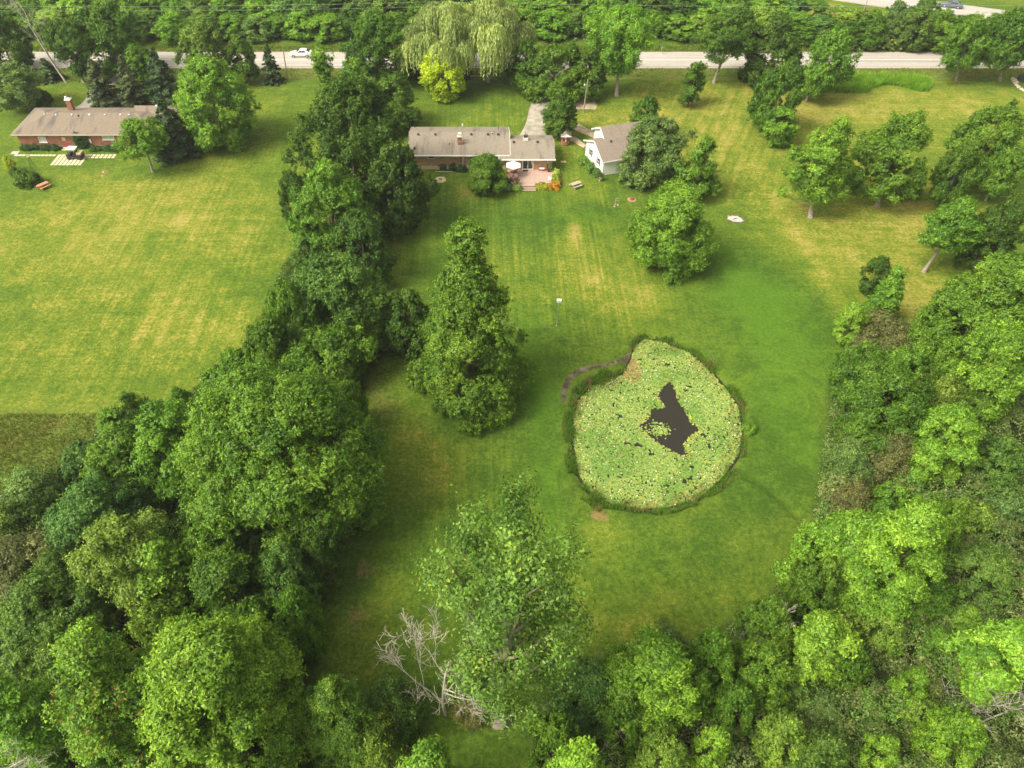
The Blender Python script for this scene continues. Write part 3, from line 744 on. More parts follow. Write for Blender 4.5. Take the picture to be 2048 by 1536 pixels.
def trunk_mesh(name, H, R, fb, L, seed, mat='bark', lean=0.0, r0=None, limbs=9):
    rs = np.random.RandomState(seed + 500); b = MB()
    r0 = r0 or .018 * H + .05
    top = H * .82
    pts = []; 
    for i in range(7):
        t = i / 6; z = top * t
        pts.append((lean * max(0, z - H * fb * .5) * .8 + .05 * H * .1 * math.sin(t * 5 + seed), .05 * H * .1 * math.cos(t * 4 + seed), z))
    b.tube(pts, [r0 * (1.35 if i == 0 else 1) * (1 - .85 * i / 6) for i in range(7)], 7)
    if len(L):
        for j in rs.choice(len(L), min(limbs, len(L)), replace=False):
            e = Vector((L[j][0] + (lean * (L[j][2] - H * fb * .5) * .8 if lean else 0), L[j][1], L[j][2])); z = max(H * fb * .6, e.z * rs.uniform(.45, .7)); k = min(5, int(z / top * 6)); f = z / top * 6 - k
            s = Vector(pts[k]).lerp(Vector(pts[k + 1]), f); m_ = s.lerp(e, .5) + Vector((0, 0, -.05 * H * .5))
            rr = r0 * (1 - .85 * z / top) * .42
            b.tube([s, m_, e], [rr, rr * .6, rr * .2], 5)
    me = bpy.data.meshes.new(name); me.from_pydata(b.v, [], b.f); me.materials.append(M[mat]); me.polygons.foreach_set('use_smooth', [True] * len(me.polygons))
    return me

def spruce_mesh(name, H, R, seed, nleaf=16000, leaf=.26):
    rs = np.random.RandomState(seed); nB = int(H * 17)
    t = np.sort(rs.rand(nB) ** 1.25); z = H * (.04 + .95 * t); az = rs.uniform(0, 6.28, nB)
    ln = R * (1 - t) ** .85 * rs.uniform(.72, 1.12, nB) + .15
    w = ln / ln.sum(); bi = rs.choice(nB, nleaf, p=w * .7 + .3 / nB)
    s = rs.rand(nleaf) ** .65; l = ln[bi] * s
    side = rs.randn(nleaf) * .10 * (1.2 - s) * ln[bi] + rs.randn(nleaf) * .06
    ca, sa = np.cos(az[bi]), np.sin(az[bi])
    P = np.stack([l * ca - side * sa, l * sa + side * ca, z[bi] - .28 * l + .06 * l * l / (R + .1) - np.abs(rs.randn(nleaf)) * .10], 1)
    nr = unit(np.stack([ca * .3, sa * .3, np.full(nleaf, .8)], 1) + rs.randn(nleaf, 3) * .45)
    V = leaf_quads(P, nr, leaf * rs.uniform(.6, 1.3, nleaf), rs, 1.9)
    me = npmesh(name, V.reshape(-1, 3), np.arange(nleaf * 4).reshape(-1, 4))
    cv = rs.rand(nB)
    for nm, val in (('rnd', rs.rand(nleaf)), ('clump', cv[bi])):
        a = me.attributes.new(nm, 'FLOAT', 'FACE'); a.data.foreach_set('value', val.astype(np.float32))
    me.materials.append(M['needle'])
    b = MB().tube([(0, 0, 0), (0, 0, H * .5), (0, 0, H * .97)], [.014 * H + .04, .009 * H, .01], 6)
    tm = bpy.data.meshes.new('trunk'); tm.from_pydata(b.v, [], b.f); tm.materials.append(M['bark'])
    return me, tm
def willow_mesh(name, H, R, seed, nleaf=96000):
    rs = np.random.RandomState(seed); nS = 4200
    # drooping strands hung from a domed canopy with several shoulders
    nL = 26; la = np.arange(nL) * 2.4; lr = R * np.sqrt(rs.rand(nL)) * .88; lz = H * (1 - .50 * (lr / R) ** 2.2) * rs.uniform(.86, 1.0, nL)
    li = rs.randint(0, nL, nS); a = rs.uniform(0, 6.28, nS); rr = 1.9 * np.sqrt(rs.rand(nS))
    X = lr[li] * np.cos(la[li]) + rr * np.cos(a); Y = lr[li] * np.sin(la[li]) + rr * np.sin(a); Z = lz[li] - .28 * rr ** 2
    Ln = rs.uniform(1.2, 4.2, nS) * (1 + .5 * (lr[li] / R)); Ln = np.minimum(Ln, Z - 1.3)
    per = nleaf // nS; si = np.repeat(np.arange(nS), per); N = len(si); u = rs.rand(N)
    outx, outy = np.cos(a), np.sin(a); bulge = .55 * np.sin(np.clip(u * 2, 0, 1) * math.pi / 2)
    P = np.stack([X[si] + outx[si] * bulge + rs.randn(N) * .07, Y[si] + outy[si] * bulge + rs.randn(N) * .07, Z[si] - Ln[si] * u ** 1.15], 1)
    nr = unit(np.stack([outx[si], outy[si], .55 * (1 - u) + .1], 1) + rs.randn(N, 3) * .35)
    dn = unit(np.stack([rs.randn(N) * .18, rs.randn(N) * .18, -np.ones(N)], 1)); b_ = unit(np.cross(nr, dn))
    s = rs.uniform(.12, .26, N)[:, None]
    V = np.stack([P - dn * s * 1.3, P - b_ * s * .38, P + dn * s * 1.3, P + b_ * s * .38], 1)
    me = npmesh(name, V.reshape(-1, 3), np.arange(N * 4).reshape(N, 4)); cv = rs.rand(nL)
    for nm, val in (('rnd', rs.rand(N)), ('clump', np.clip(cv[li][si] * .6 + rs.rand(nS)[si] * .4, 0, 1))):
        at = me.attributes.new(nm, 'FLOAT', 'FACE'); at.data.foreach_set('value', val.astype(np.float32))
    me.materials.append(M['leaf'])
    b = MB().tube([(0, 0, 0), (.1, 0, H * .25), (0, .1, H * .5), (0, 0, H * .8)], [.55, .42, .3, .1], 8)
    for j in range(9):
        k = rs.randint(nL); e = Vector((lr[k] * math.cos(la[k]), lr[k] * math.sin(la[k]), lz[k] - .8)); s0 = Vector((0, 0, H * rs.uniform(.25, .5)))
        b.tube([s0, s0.lerp(e, .5) + Vector((0, 0, .8)), e], [.22, .13, .04], 5)
    tm = bpy.data.meshes.new('trunk'); tm.from_pydata(b.v, [], b.f); tm.materials.append(M['bark_pale']); tm.polygons.foreach_set('use_smooth', [True] * len(tm.polygons))
    return me, tm
def dead_mesh(name, H, spread, seed, lean=(0, 0), depth=4, r0=None, fork=.35, low=.0, nb=5, mat='deadwood'):
    rs = random.Random(seed); b = MB(); r0 = r0 or .016 * H + .04
    def grow(p, d, ln, r, dep):
        k = 4; pts = [p.copy()]; rr = [r]; q = p.copy(); dd = d.copy()
        for i in range(k):
            dd = (dd + Vector((rs.gauss(0, .13 if dep < depth else .035), rs.gauss(0, .13 if dep < depth else .035), rs.gauss(.03, .09)))).normalized()
            q = q + dd * ln / k; pts.append(q.copy()); rr.append(max(.012, r * (1 - .62 * (i + 1) / k)))
        b.tube(pts, rr, 6 if dep > 2 else 4, cap=False)
        if dep == 0: return
        for j in range(nb if dep > 1 else nb + 1):
            f = rs.uniform(.25 if dep < depth else max(.18, low), 1.0); i = min(k - 1, int(f * k)); s = pts[i].lerp(pts[i + 1], f * k - i)
            side = Vector((rs.gauss(0, 1), rs.gauss(0, 1), rs.gauss(.25, .5))).normalized()
            nd = (dd * (1 - spread) + side * spread * 1.25).normalized()
            grow(s, nd, ln * rs.uniform(.38, .62), max(.012, rr[i] * rs.uniform(.4, .62)), dep - 1)
    grow(Vector((0, 0, 0)), Vector((lean[0], lean[1], 1)).normalized(), H * .72, r0, depth)
    me = bpy.data.meshes.new(name); me.from_pydata(b.v, [], b.f); me.materials.append(M[mat]); me.polygons.foreach_set('use_smooth', [True] * len(me.polygons))
    return me

LIB = {}
def lib(key, kind, H, R, n=2, **k):
    out = []
    tr = {q: k.pop(q) for q in ('tmat', 'limbs') if q in k}
    for i in range(n):
        me, L = crown_mesh('crown', kind, H, R, hash_(key) + i * 17, **k)
        tm = trunk_mesh('trunk', H, R, k.get('fb', .12), L, i + len(key), mat=tr.get('tmat', 'bark'), lean=k.get('lean', 0), limbs=tr.get('limbs', 9))
        out.append((me, tm, H, R))
    LIB[key] = out
def hash_(s): return sum((i + 1) * ord(c) for i, c in enumerate(s)) % 9973
lib('dome', 'dome', 11, 5.2, 4, nleaf=22000, leaf=.27, fb=.12)
lib('oval', 'oval', 11, 3.8, 4, nleaf=18000, leaf=.26, fb=.08)
lib('elm', 'elm', 14, 5.5, 3, nleaf=20000, leaf=.26, fb=.16, airy=.5, droop=.35, tmat='bark_pale', limbs=14)
lib('column', 'column', 9, 2.2, 2, nleaf=9000, leaf=.25, fb=.08, rough=.9)
lib('airy', 'oval', 8, 3.2, 3, nleaf=8000, leaf=.26, fb=.22, airy=.9, rough=.9, limbs=14)
lib('wind', 'dome', 9, 4.2, 4, nleaf=16000, leaf=.26, fb=.2, lean=.10, rough=.85, spike=.5, airy=.4, tmat='bark_pale', limbs=12)
lib('conic', 'conic', 11, 3.6, 2, nleaf=17000, leaf=.26, fb=.05, rough=.6)
lib('shrub', 'shrub', 3.2, 2.2, 5, nleaf=7000, leaf=.20, fb=.02, rough=.7, clump_r=.28, limbs=5)
lib('brush', 'shrub', 4, 2.6, 3, nleaf=11000, leaf=.13, fb=.03, rough=.8, clump_r=.30, airy=.6, limbs=14, tmat='deadwood')
lib('young', 'elm', 6, 1.7, 2, nleaf=2600, leaf=.28, fb=.2, rough=1.2, airy=.6)
LIB['spruce'] = []
for i in range(3):
    me_, tm_ = spruce_mesh('crown', 9, 2.4, 40 + i); LIB['spruce'].append((me_, tm_, 9, 2.4))

COLS = dict(dark=(.068,.128,.014), mid=(.096,.180,.016), green=(.126,.228,.020), bright=(.165,.290,.024), lime=(.195,.325,.028), yellow=(.40,.48,.018),
            olive=(.118,.198,.028), greyolive=(.138,.208,.045), brown=(.160,.165,.048), blue=(.108,.200,.036), willow=(.36,.43,.13), spruce=(.066,.105,.038), spruce2=(.100,.132,.052), yolive=(.180,.262,.032))
for k_ in COLS: r_, g_, b_ = COLS[k_]; COLS[k_] = (r_ * (.95 if k_ in ('willow', 'yellow', 'brown') else .905), g_ * 1.02, b_)
FBK = dict(dome=.12, oval=.08, elm=.16, column=.08, airy=.22, wind=.25, conic=.05, shrub=.02, brush=.03, young=.2, spruce=.03)
RJ = random.Random(3)
def solve(x, yt, yb, w, fb, base=None):
    """photo extents of a crown -> ground position, height, radius"""
    if base:
        X, Y = G(*base)
        v = (yt - CY) / F
        H = (CAMH - Y * (S_ + v * C_) / (C_ - v * S_)) * .97
        R = w / 2 * depth_of(Y, H * .55) / F * .95
        return X, Y, H, R
    lo, hi = 8.0, 330.0
    for _ in range(50):
        Y = (lo + hi) / 2; v = (yt - CY) / F
        H = max(.3, CAMH - Y * (S_ + v * C_) / (C_ - v * S_)); R = w / 2 * depth_of(Y, H * .5) / F
        if row_of(Y - .8 * R, fb * H + .2) > yb: lo = Y
        else: hi = Y
    X = (x - CX) / F * depth_of(Y, H * .5)
    return X, Y, H * .98, R * .96
KINDNAME = dict(dome='leafy_tree', oval='leafy_tree', elm='spreading_tree', column='columnar_tree', airy='sparse_tree', wind='windswept_tree', conic='pyramidal_tree', shrub='shrub', brush='twiggy_shrub', young='young_tree', spruce='spruce_tree')
TREES = []
def tree(kind, x, yt, yb, w, col, label, base=None, group=None, hero=None, mat=None, rot=None, world=None):
    if world: X, Y, H, R = world
    else: X, Y, H, R = solve(x, yt, yb, w, FBK[kind], base)
    fb1 = None
    if base:
        lo_, hi_ = .0, .6
        for _ in range(30):
            fb1 = (lo_ + hi_) / 2
            if row_of(Y - .62 * R, fb1 * H) > yb: lo_ = fb1
            else: hi_ = fb1
        fb1 = max(.03, min(.5, fb1))
    name = KINDNAME[kind]
    cat = 'shrub' if kind in ('shrub', 'brush') else 'tree'
    e = empty(name, (X, Y, hz(X, Y) - .05), 0, label, cat, group)
    if hero:
        kk = dict(hero); kd = kk.pop('kind', {'dome': 'dome', 'oval': 'oval', 'elm': 'elm', 'conic': 'conic', 'wind': 'dome', 'column': 'column', 'airy': 'oval', 'shrub': 'shrub', 'brush': 'shrub'}[kind])
        if kk.get('lean'): kk['lean'] = max(-.1, min(.1, kk['lean']))
        lm = kk.pop('limbs', 14); tm_ = kk.pop('tmat', 'bark')
        cm, L = crown_mesh('crown', kd, H, R, hash_(label), fb=(kk.pop('fb', 0) * 0 + fb1) if base else kk.pop('fb', FBK[kind]), **kk)
        tm = trunk_mesh('trunk', H, R, FBK[kind], L, hash_(label), mat=tm_, lean=kk.get('lean', 0), limbs=lm)
        sc = (1, 1, 1)
    else:
        vs = LIB[kind]; cm, tm, H0, R0 = vs[RJ.randrange(len(vs))]
        if mat: cm = cm.copy(); cm.materials[0] = M[mat]
        sc = (R / R0, R / R0, H / H0)
    c = link_mesh('crown', cm, e); t = link_mesh('stems' if cat == 'shrub' else 'trunk', tm, e)
    rz = 0 if kind == 'wind' or hero else RJ.uniform(0, 6.28)
    ln = (hero or {}).get('lean', .10 if kind == 'wind' else 0)
    e.scale = sc
    if base:
        off = (x - CX) / F * depth_of(Y, H * .55) - X - max(-.1, min(.1, ln)) * H * .45
        c.location.x = off / sc[0]; c.rotation_euler.z = rz
        if not hero: zs = (1 - fb1) / (1 - FBK[kind]); c.scale.z = zs; c.location.z = H0 * (1 - zs)
        t.rotation_euler.y = math.atan2(off, H * .5); t.rotation_euler.z = 0
    else: e.rotation_euler = (0, 0, rz)
    cc = COLS[col] if isinstance(col, str) else col
    j = RJ.uniform(.88, 1.12) * (1.3 if world else 1); c.color = (cc[0] * j * RJ.uniform(.93, 1.07), cc[1] * j, cc[2] * j, 1)
    TREES.append((X, Y, R, H))
    return e
def dead(x, yt, w, base, label, lean=(0, 0), seed=1, spread=.5, depth=3, nb=5, group=None, low=0, r0=None, mat='deadwood', hs=1.0):
    X, Y, H, R = solve(x, yt, 0, w, 0, base)
    H *= hs * .85
    e = empty('dead_tree', (X, Y, hz(X, Y) - .05), 0, label, 'dead tree', group)
    link_mesh('trunk', dead_mesh('trunk', H, spread, seed, lean, depth, nb=nb, low=low, r0=r0, mat=mat), e)
    return e

# ------------------------------------------------------------ trees and shrubs, by photo region
T = tree
# --- along the near side of the road, left
T('dome', 4, 22, 142, 95, 'mid', 'dark leafy tree cut by the left edge of the picture, just before the road')
dead(60, -28, 90, (133,165), 'tall bare pale dead tree leaning left at the roadside', lean=(-.34,.05), seed=4, spread=.36, depth=4, nb=4, low=.3, r0=.24, hs=1.15)
T('elm', 140, 32, 150, 88, 'mid', 'dark green tree with a slanting trunk right of the tall bare dead tree', base=(168,164))
T('dome', 216, 4, 150, 130, 'mid', 'broad bushy tree hanging over the road above the left driveway', hero=dict(nleaf=34000, leaf=.27, rough=.8))
T('airy', 30, 122, 218, 96, 'greyolive', 'thin grey-green tree with bare twigs left of the hip-roofed house', base=(64,222))
T('spruce', 92, 113, 166, 60, 'spruce2', 'small grey-green spruce beside the base of the bare dead tree')
T('shrub', 82, 178, 210, 34, 'dark', 'small dark bush behind the left house, under the thin grey-green tree')
T('spruce', 197, 112, 222, 78, 'spruce2', 'leftmost of the three big spruces behind the left house', group='spruces behind the left house')
T('spruce', 258, 106, 220, 82, 'spruce2', 'middle of the three big spruces behind the left house', group='spruces behind the left house')
T('spruce', 320, 92, 216, 92, 'spruce', 'rightmost and tallest of the three big spruces behind the left house', group='spruces behind the left house')
T('oval', 276, 88, 168, 60, 'green', 'fresh green tree rising between the big spruces at the road')
T('dome', 404, 44, 172, 112, 'yolive', 'round yellowish-green tree behind the big bright maple', mat='leaf_flower')
T('oval', 482, 72, 166, 66, 'mid', 'dark narrow tree at the road, right of the yellowish-green tree')
T('dome', 426, 112, 298, 176, 'bright', 'big rounded bright green maple beside the left house', hero=dict(nleaf=60000, leaf=.24, rough=.32, fb=.04, kind='oval'))
T('spruce', 338, 188, 328, 108, 'spruce', 'dark spruce standing against the right end of the left house')
T('wind', 288, 238, 312, 104, 'bright', 'small round tree with a bare leaning trunk before the left house', base=(305,344), hero=dict(nleaf=14000, leaf=.22, lean=-.05, fb=.36, rough=.5, tmat='bark_pale'))
T('spruce', 539, 84, 168, 50, 'spruce', 'single conical dark spruce on the lawn edge left of the utility pole')
T('young', 644, 90, 158, 46, 'bright', 'young vase-shaped tree on the verge right of the white car', base=(649,160))
# --- hedge line from the road down the middle
T('dome', 756, 18, 170, 118, 'mid', 'tall tree crossing the road just left of the willow', hero=dict(nleaf=36000, leaf=.26, rough=1.0, airy=.3))
T('oval', 712, 116, 196, 62, 'green', 'small round tree at the road end of the hedge line')
T('dome', 728, 150, 228, 80, 'greyolive', 'grey-green shrubby tree at the top of the hedge line')
T('dome', 786, 150, 262, 112, 'mid', 'dark spreading tree leaning right over the lawn behind the brick house')
T('oval', 704, 158, 440, 232, (.070,.148,.014), 'huge dark tree with upright tufts, tallest in the hedge line left of the brick house', hero=dict(nleaf=95000, leaf=.24, rough=.6, spike=1.4, lobes=120, fb=.03, kind='oval'))
T('dome', 790, 292, 470, 132, 'dark', 'dark tree touching the left end of the brick house')
T('oval', 590, 336, 476, 64, 'dark', 'narrow dark tree on the field side of the hedge line')
T('oval', 662, 322, 535, 170, 'green', 'bright green tree with a tall rounded head in front of the huge dark tree', hero=dict(nleaf=60000, leaf=.22, rough=.5, fb=.04))
T('dome', 725, 424, 572, 120, 'dark', 'low dark tree between the bright tall tree and the lawn')
T('dome', 672, 512, 728, 205, 'olive', 'wide olive-green dome tree halfway down the hedge line', hero=dict(nleaf=65000, leaf=.22, rough=.35))
T('dome', 586, 560, 740, 100, 'green', 'leafy tree at the field edge left of the olive dome tree')
T('airy', 712, 610, 716, 84, 'lime', 'small broken yellow-green tree in the dark gap of the hedge line', hero=dict(nleaf=2600, leaf=.26, rough=1.3, airy=.9, fb=.3, kind='elm'))
T('dome', 545, 636, 790, 120, 'mid', 'bushy tree on the field edge, below the olive dome tree')
T('dome', 650, 668, 800, 178, 'green', 'tree with pointed tufts between the olive dome tree and the giant maple', hero=dict(nleaf=50000, leaf=.22, rough=.9, spike=1.0))
T('dome', 818, 582, 715, 112, 'dark', 'dark tree tucked behind the left side of the pyramid-shaped tree')
T('dome', 780, 600, 700, 70, 'dark', 'dark low shrubby tree between hedge line and pyramid-shaped tree')
T('conic', 935, 432, 842, 262, 'green', 'large pyramid-shaped tree standing alone on the lawn', hero=dict(nleaf=110000, leaf=.21, rough=.85, lobes=110, lsc=1.1, spike=.5, fb=.03))
dead(1035, 560, 60, (990,668), 'bare pale branches sticking out right of the pyramid-shaped tree', lean=(1.3,-.2), seed=8, spread=.55, depth=2, nb=4, r0=.03, hs=.5)
# --- giant maple and lower left wood
T('dome', 562, 752, 1125, 412, 'green', 'giant spreading maple, the largest crown in the lower left wood', hero=dict(nleaf=190000, leaf=.20, rough=.45, lobes=150, fb=.08, clump_r=.42))
T('shrub', 445, 748, 812, 100, 'mid', 'dark shrub at the field corner above the giant maple')
T('oval', 366, 774, 850, 44, 'green', 'small dark-topped sapling left of the giant maple')
T('oval', 226, 818, 880, 58, 'bright', 'small bright green sapling at the field corner')
T('airy', 262, 790, 850, 60, 'mid', 'thin dark sapling poking over the field edge')
T('dome', 345, 806, 1010, 170, 'green', 'yellowish-green tree on the left flank of the giant maple', hero=dict(nleaf=50000, leaf=.21, rough=.7, fb=.03))
T('dome', 250, 870, 1020, 150, 'green', 'light green low tree beside the rough grass', hero=dict(nleaf=36000, leaf=.2, rough=.7, fb=.02))
T('dome', 172, 895, 990, 110, 'blue', 'soft blue-green tree beside the rough grass')
T('brush', 70, 958, 1075, 150, 'greyolive', 'grey-leaved bush at the left picture edge below the rough grass')
T('brush', 20, 1010, 1120, 130, 'olive', 'dull olive bush cut by the left edge, under the grey-leaved bush')
T('dome', 190, 984, 1140, 180, 'blue', 'feathery blue-green tree in the left wood', hero=dict(nleaf=42000, leaf=.18, rough=.8, droop=.3))
T('brush', 262, 975, 1080, 130, 'olive', 'olive-brown bush between the feathery blue-green tree and giant maple')
T('brush', 45, 1075, 1200, 170, 'brown', 'large brown-leaved bush at the left picture edge')
T('brush', 120, 1120, 1230, 130, 'olive', 'dark olive bush below the feathery blue-green tree')
T('dome', 258, 1048, 1250, 150, 'yolive', 'drooping yellow-green tree with long pale sprays', hero=dict(nleaf=40000, leaf=.2, rough=1.0, droop=.9, airy=.3))
T('oval', 335, 1080, 1240, 100, 'lime', 'bright yellow-green tree with large loose leaves', hero=dict(nleaf=17000, leaf=.26, rough=.9, airy=.5))
T('dome', 425, 1052, 1210, 150, 'green', 'light-tipped tree below the left side of giant maple', mat='leaf_flower')
T('dome', 470, 1120, 1290, 170, 'mid', 'dark green tree in the middle of the lower left wood', hero=dict(nleaf=46000, leaf=.2, rough=.8))
T('dome', 578, 1098, 1250, 120, 'blue', 'pale-flecked tree under the right side of giant maple', mat='leaf_flower')
T('dome', 600, 1180, 1330, 100, 'green', 'green tree on the lawn edge of the lower left wood')
T('dome', 108, 1190, 1370, 230, 'olive', 'wide olive tree in the lower left wood', hero=dict(nleaf=60000, leaf=.19, rough=.45))
T('oval', 190, 1258, 1390, 96, 'lime', 'small shiny yellow-green tree in front of the wide olive tree', hero=dict(nleaf=12000, leaf=.24, rough=1.0, airy=.6))
T('airy', 330, 1215, 1340, 90, 'yolive', 'thin yellowish sapling in the dark gap of the lower left wood')
T('dome', 395, 1230, 1350, 110, 'mid', 'dark small tree above the big yellow-green tree')
T('oval', 540, 1250, 1390, 84, 'bright', 'bright tufted tree top on the lawn side of the lower left wood', hero=dict(nleaf=14000, leaf=.25, rough=1.0, spike=.8))
T('dome', 252, 1300, 1580, 225, 'green', 'tree with orange seed tips at the lower left', hero=dict(nleaf=70000, leaf=.18, rough=.5, mat='leaf_tip'))
T('dome', 442, 1292, 1620, 330, 'bright', 'big bright yellow-green tree at the bottom left', hero=dict(nleaf=120000, leaf=.19, rough=.5, lobes=110, mat='leaf_flower'))
T('dome', 50, 1366, 1540, 140, 'bright', 'bright green tree in the lower left corner', hero=dict(nleaf=30000, leaf=.2, rough=.8))
dead(40, 1470, 170, (60,1590), 'tangle of grey dead branches in the bottom left corner', seed=21, spread=.7, depth=4, nb=5, r0=.12)
T('shrub', 682, 1366, 1560, 158, 'mid', 'glossy dark green shrub right of the big yellow-green tree', hero=dict(nleaf=36000, leaf=.13, rough=.4, clump_r=.3))
T('brush', 785, 1376, 1500, 130, 'olive', 'grey-olive bush at the lawn edge, bottom middle')
T('brush', 745, 1462, 1580, 130, 'yolive', 'yellow-olive bush at the bottom, right of the glossy shrub')
T('oval', 862, 1496, 1640, 90, 'bright', 'bright tree top cut by the bottom edge near the middle', hero=dict(nleaf=16000, leaf=.2, rough=1.0, spike=.5))
# --- poplar and dead tree
T('elm', 1015, 968, 1435, 268, (.124,.246,.032), 'tall loose-crowned tree with yellow-green tips on the lower lawn', base=(1000,1440), hero=dict(nleaf=19000, leaf=.20, rough=1.4, lobes=75, lsc=.85, fb=.16, airy=1.5, mat='leaf_flower', kind='oval', limbs=40, tmat='bark_pale', clump_r=.5))
dead(872, 1222, 130, (891,1430), 'bare white-grey dead tree on the lower lawn', seed=24, spread=.44, depth=4, nb=5, r0=.16, lean=(-.05,.04), low=.10, hs=.95)
T('brush', 950, 1375, 1455, 90, 'brown', 'brownish bush at the foot of the tall loose-crowned tree')
# --- willow group
for (x_, w_, yt_, b_, lab, sd_) in ((893, 205, -14, (840,163), 'left weeping willow of the pair by the road', 61), (976, 190, -26, (970,164), 'right weeping willow of the pair, its trunk in view', 62)):
    X, Y, H, R = solve(x_, yt_, 0, w_, 0, b_); X = (x_ - CX) / F * depth_of(Y, H * .5)
    e = empty('weeping_willow', (X, Y, 0), 0, lab, 'tree', 'weeping willows by the road')
    cm, tm = willow_mesh('crown', H, R, sd_); c = link_mesh('crown', cm, e); c.color = (*COLS['willow'], 1); link_mesh('trunk', tm, e)
T('oval', 883, 90, 202, 84, 'yellow', 'vivid golden-yellow tree in front of the willows', hero=dict(nleaf=30000, leaf=.24, rough=.6, fb=.03))
T('spruce', 933, 78, 156, 28, 'spruce', 'narrow dark spruce between the two willows')
T('spruce', 826, 104, 156, 42, 'spruce', 'dark spruce half hidden under the left willow')
T('airy', 1010, 110, 160, 40, 'olive', 'thin brownish small tree right of the willow trunk')
T('oval', 1052, 78, 186, 72, 'mid', 'dark dense rounded tree right of the willows')
T('dome', 1110, 84, 200, 112, 'green', 'loose green tree overhanging the gravel driveway', hero=dict(nleaf=26000, leaf=.25, rough=1.0, airy=.6, fb=.08))
T('dome', 1172, 96, 196, 90, 'mid', 'bushy tree behind the brown utility pole')
T('oval', 1121, 178, 276, 72, 'mid', 'round dense tree beside the driveway behind the wishing well')
T('elm', 1238, 8, 150, 146, 'bright', 'tall vase-shaped tree right of the driveway, ivy on its trunk', base=(1233,191), hero=dict(nleaf=40000, leaf=.25, rough=.7, airy=.5, fb=.12, droop=.4, lobes=70, tmat='bark_pale', limbs=22))
T('column', 1388, 112, 206, 44, 'mid', 'narrow columnar tree alone on the back lawn', base=(1375,214))
T('elm', 1457, 16, 120, 110, 'mid', 'tall tree with a forked grey trunk beside the road', base=(1428,166), hero=dict(nleaf=20000, leaf=.24, rough=.9, airy=.8, fb=.36, tmat='bark_pale', limbs=26, kind='oval', lean=.08))
T('dome', 1550, 26, 168, 92, 'dark', 'big dark tree over the road right of the forked grey trunk', hero=dict(nleaf=34000, leaf=.25, rough=.8, fb=.05))
T('shrub', 1512, 112, 168, 56, 'dark', 'dark bush at the foot of the big dark roadside tree')
T('wind', 1652, 62, 180, 96, 'green', 'windswept tree leaning right over the road', base=(1612,202))
T('wind', 1560, 122, 250, 94, 'mid', 'dark windswept tree, second in the line right of the columnar tree', base=(1531,264))
T('oval', 1562, 212, 296, 62, 'bright', 'small brighter tree below the dark windswept tree')
T('wind', 1928, 34, 128, 84, 'green', 'left of the two leaning trees before the road at far right', base=(1912,162))
T('wind', 2014, 24, 128, 100, 'mid', 'right of the two leaning trees before the road, cut by the edge', base=(2000,162))
# --- garage trees
T('oval', 1292, 188, 282, 62, 'mid', 'dark upright tree behind the white garage')
T('dome', 1312, 232, 366, 116, 'greyolive', 'grey-green tree hiding the right end of the white garage', base=(1302,364), hero=dict(nleaf=38000, leaf=.23, rough=.9, airy=.4, fb=.04, limbs=20, tmat='bark_pale'))
T('shrub', 1258, 342, 374, 44, 'greyolive', 'small grey-green bush at the front corner of the white garage')
T('wind', 1400, 282, 392, 84, 'green', 'leaning green tree right of the grey-green garage tree', base=(1388,392), hero=dict(nleaf=16000, leaf=.23, lean=.14, fb=.04, rough=1.0))
T('dome', 1345, 372, 548, 168, 'bright', 'rounded light green tree alone in the middle of the right lawn', hero=dict(nleaf=62000, leaf=.20, rough=.5, fb=.03, airy=.2))
# --- orchard-like group at right
T('wind', 1645, 240, 400, 106, 'bright', 'leaning tree with a bare white lower trunk, leftmost in the right group', base=(1620,433), hero=dict(nleaf=24000, leaf=.23, lean=.18, fb=.14, rough=1.2, airy=.7, tmat='bark_pale', limbs=20))
T('oval', 1706, 330, 384, 44, 'mid', 'small tree between the two leaning trees of the right group', group=None)
T('wind', 1786, 216, 396, 114, 'green', 'two-toned leaning tree, second in the right group', base=(1756,412), hero=dict(nleaf=34000, leaf=.23, lean=.18, fb=.12, rough=1.0, airy=.3, tmat='bark_pale'))
T('oval', 1826, 330, 398, 52, 'mid', 'short dark tree at the right foot of the two-toned leaning tree')
T('wind', 1975, 210, 345, 122, 'green', 'large windswept tree at the upper right with streaming branches', base=(1925,360), hero=dict(nleaf=42000, leaf=.24, lean=.3, fb=.2, rough=.6, spike=.6, tmat='bark_pale'))
T('wind', 1912, 292, 396, 86, 'mid', 'dark leaning tree in front of the large windswept tree', base=(1886,408))
T('wind', 2005, 300, 385, 80, 'green', 'green leaning tree cut by the right edge above the dark pair', base=(1970,402))
T('wind', 1900, 398, 500, 100, 'green', 'tree with a bare slanting trunk, left of the dark pair at right', base=(1848,543), hero=dict(nleaf=30000, leaf=.23, lean=.36, fb=.25, rough=.7, tmat='bark_pale'))
T('dome', 1985, 402, 545, 104, 'dark', 'dark round tree at the right edge beside the slanting trunk')
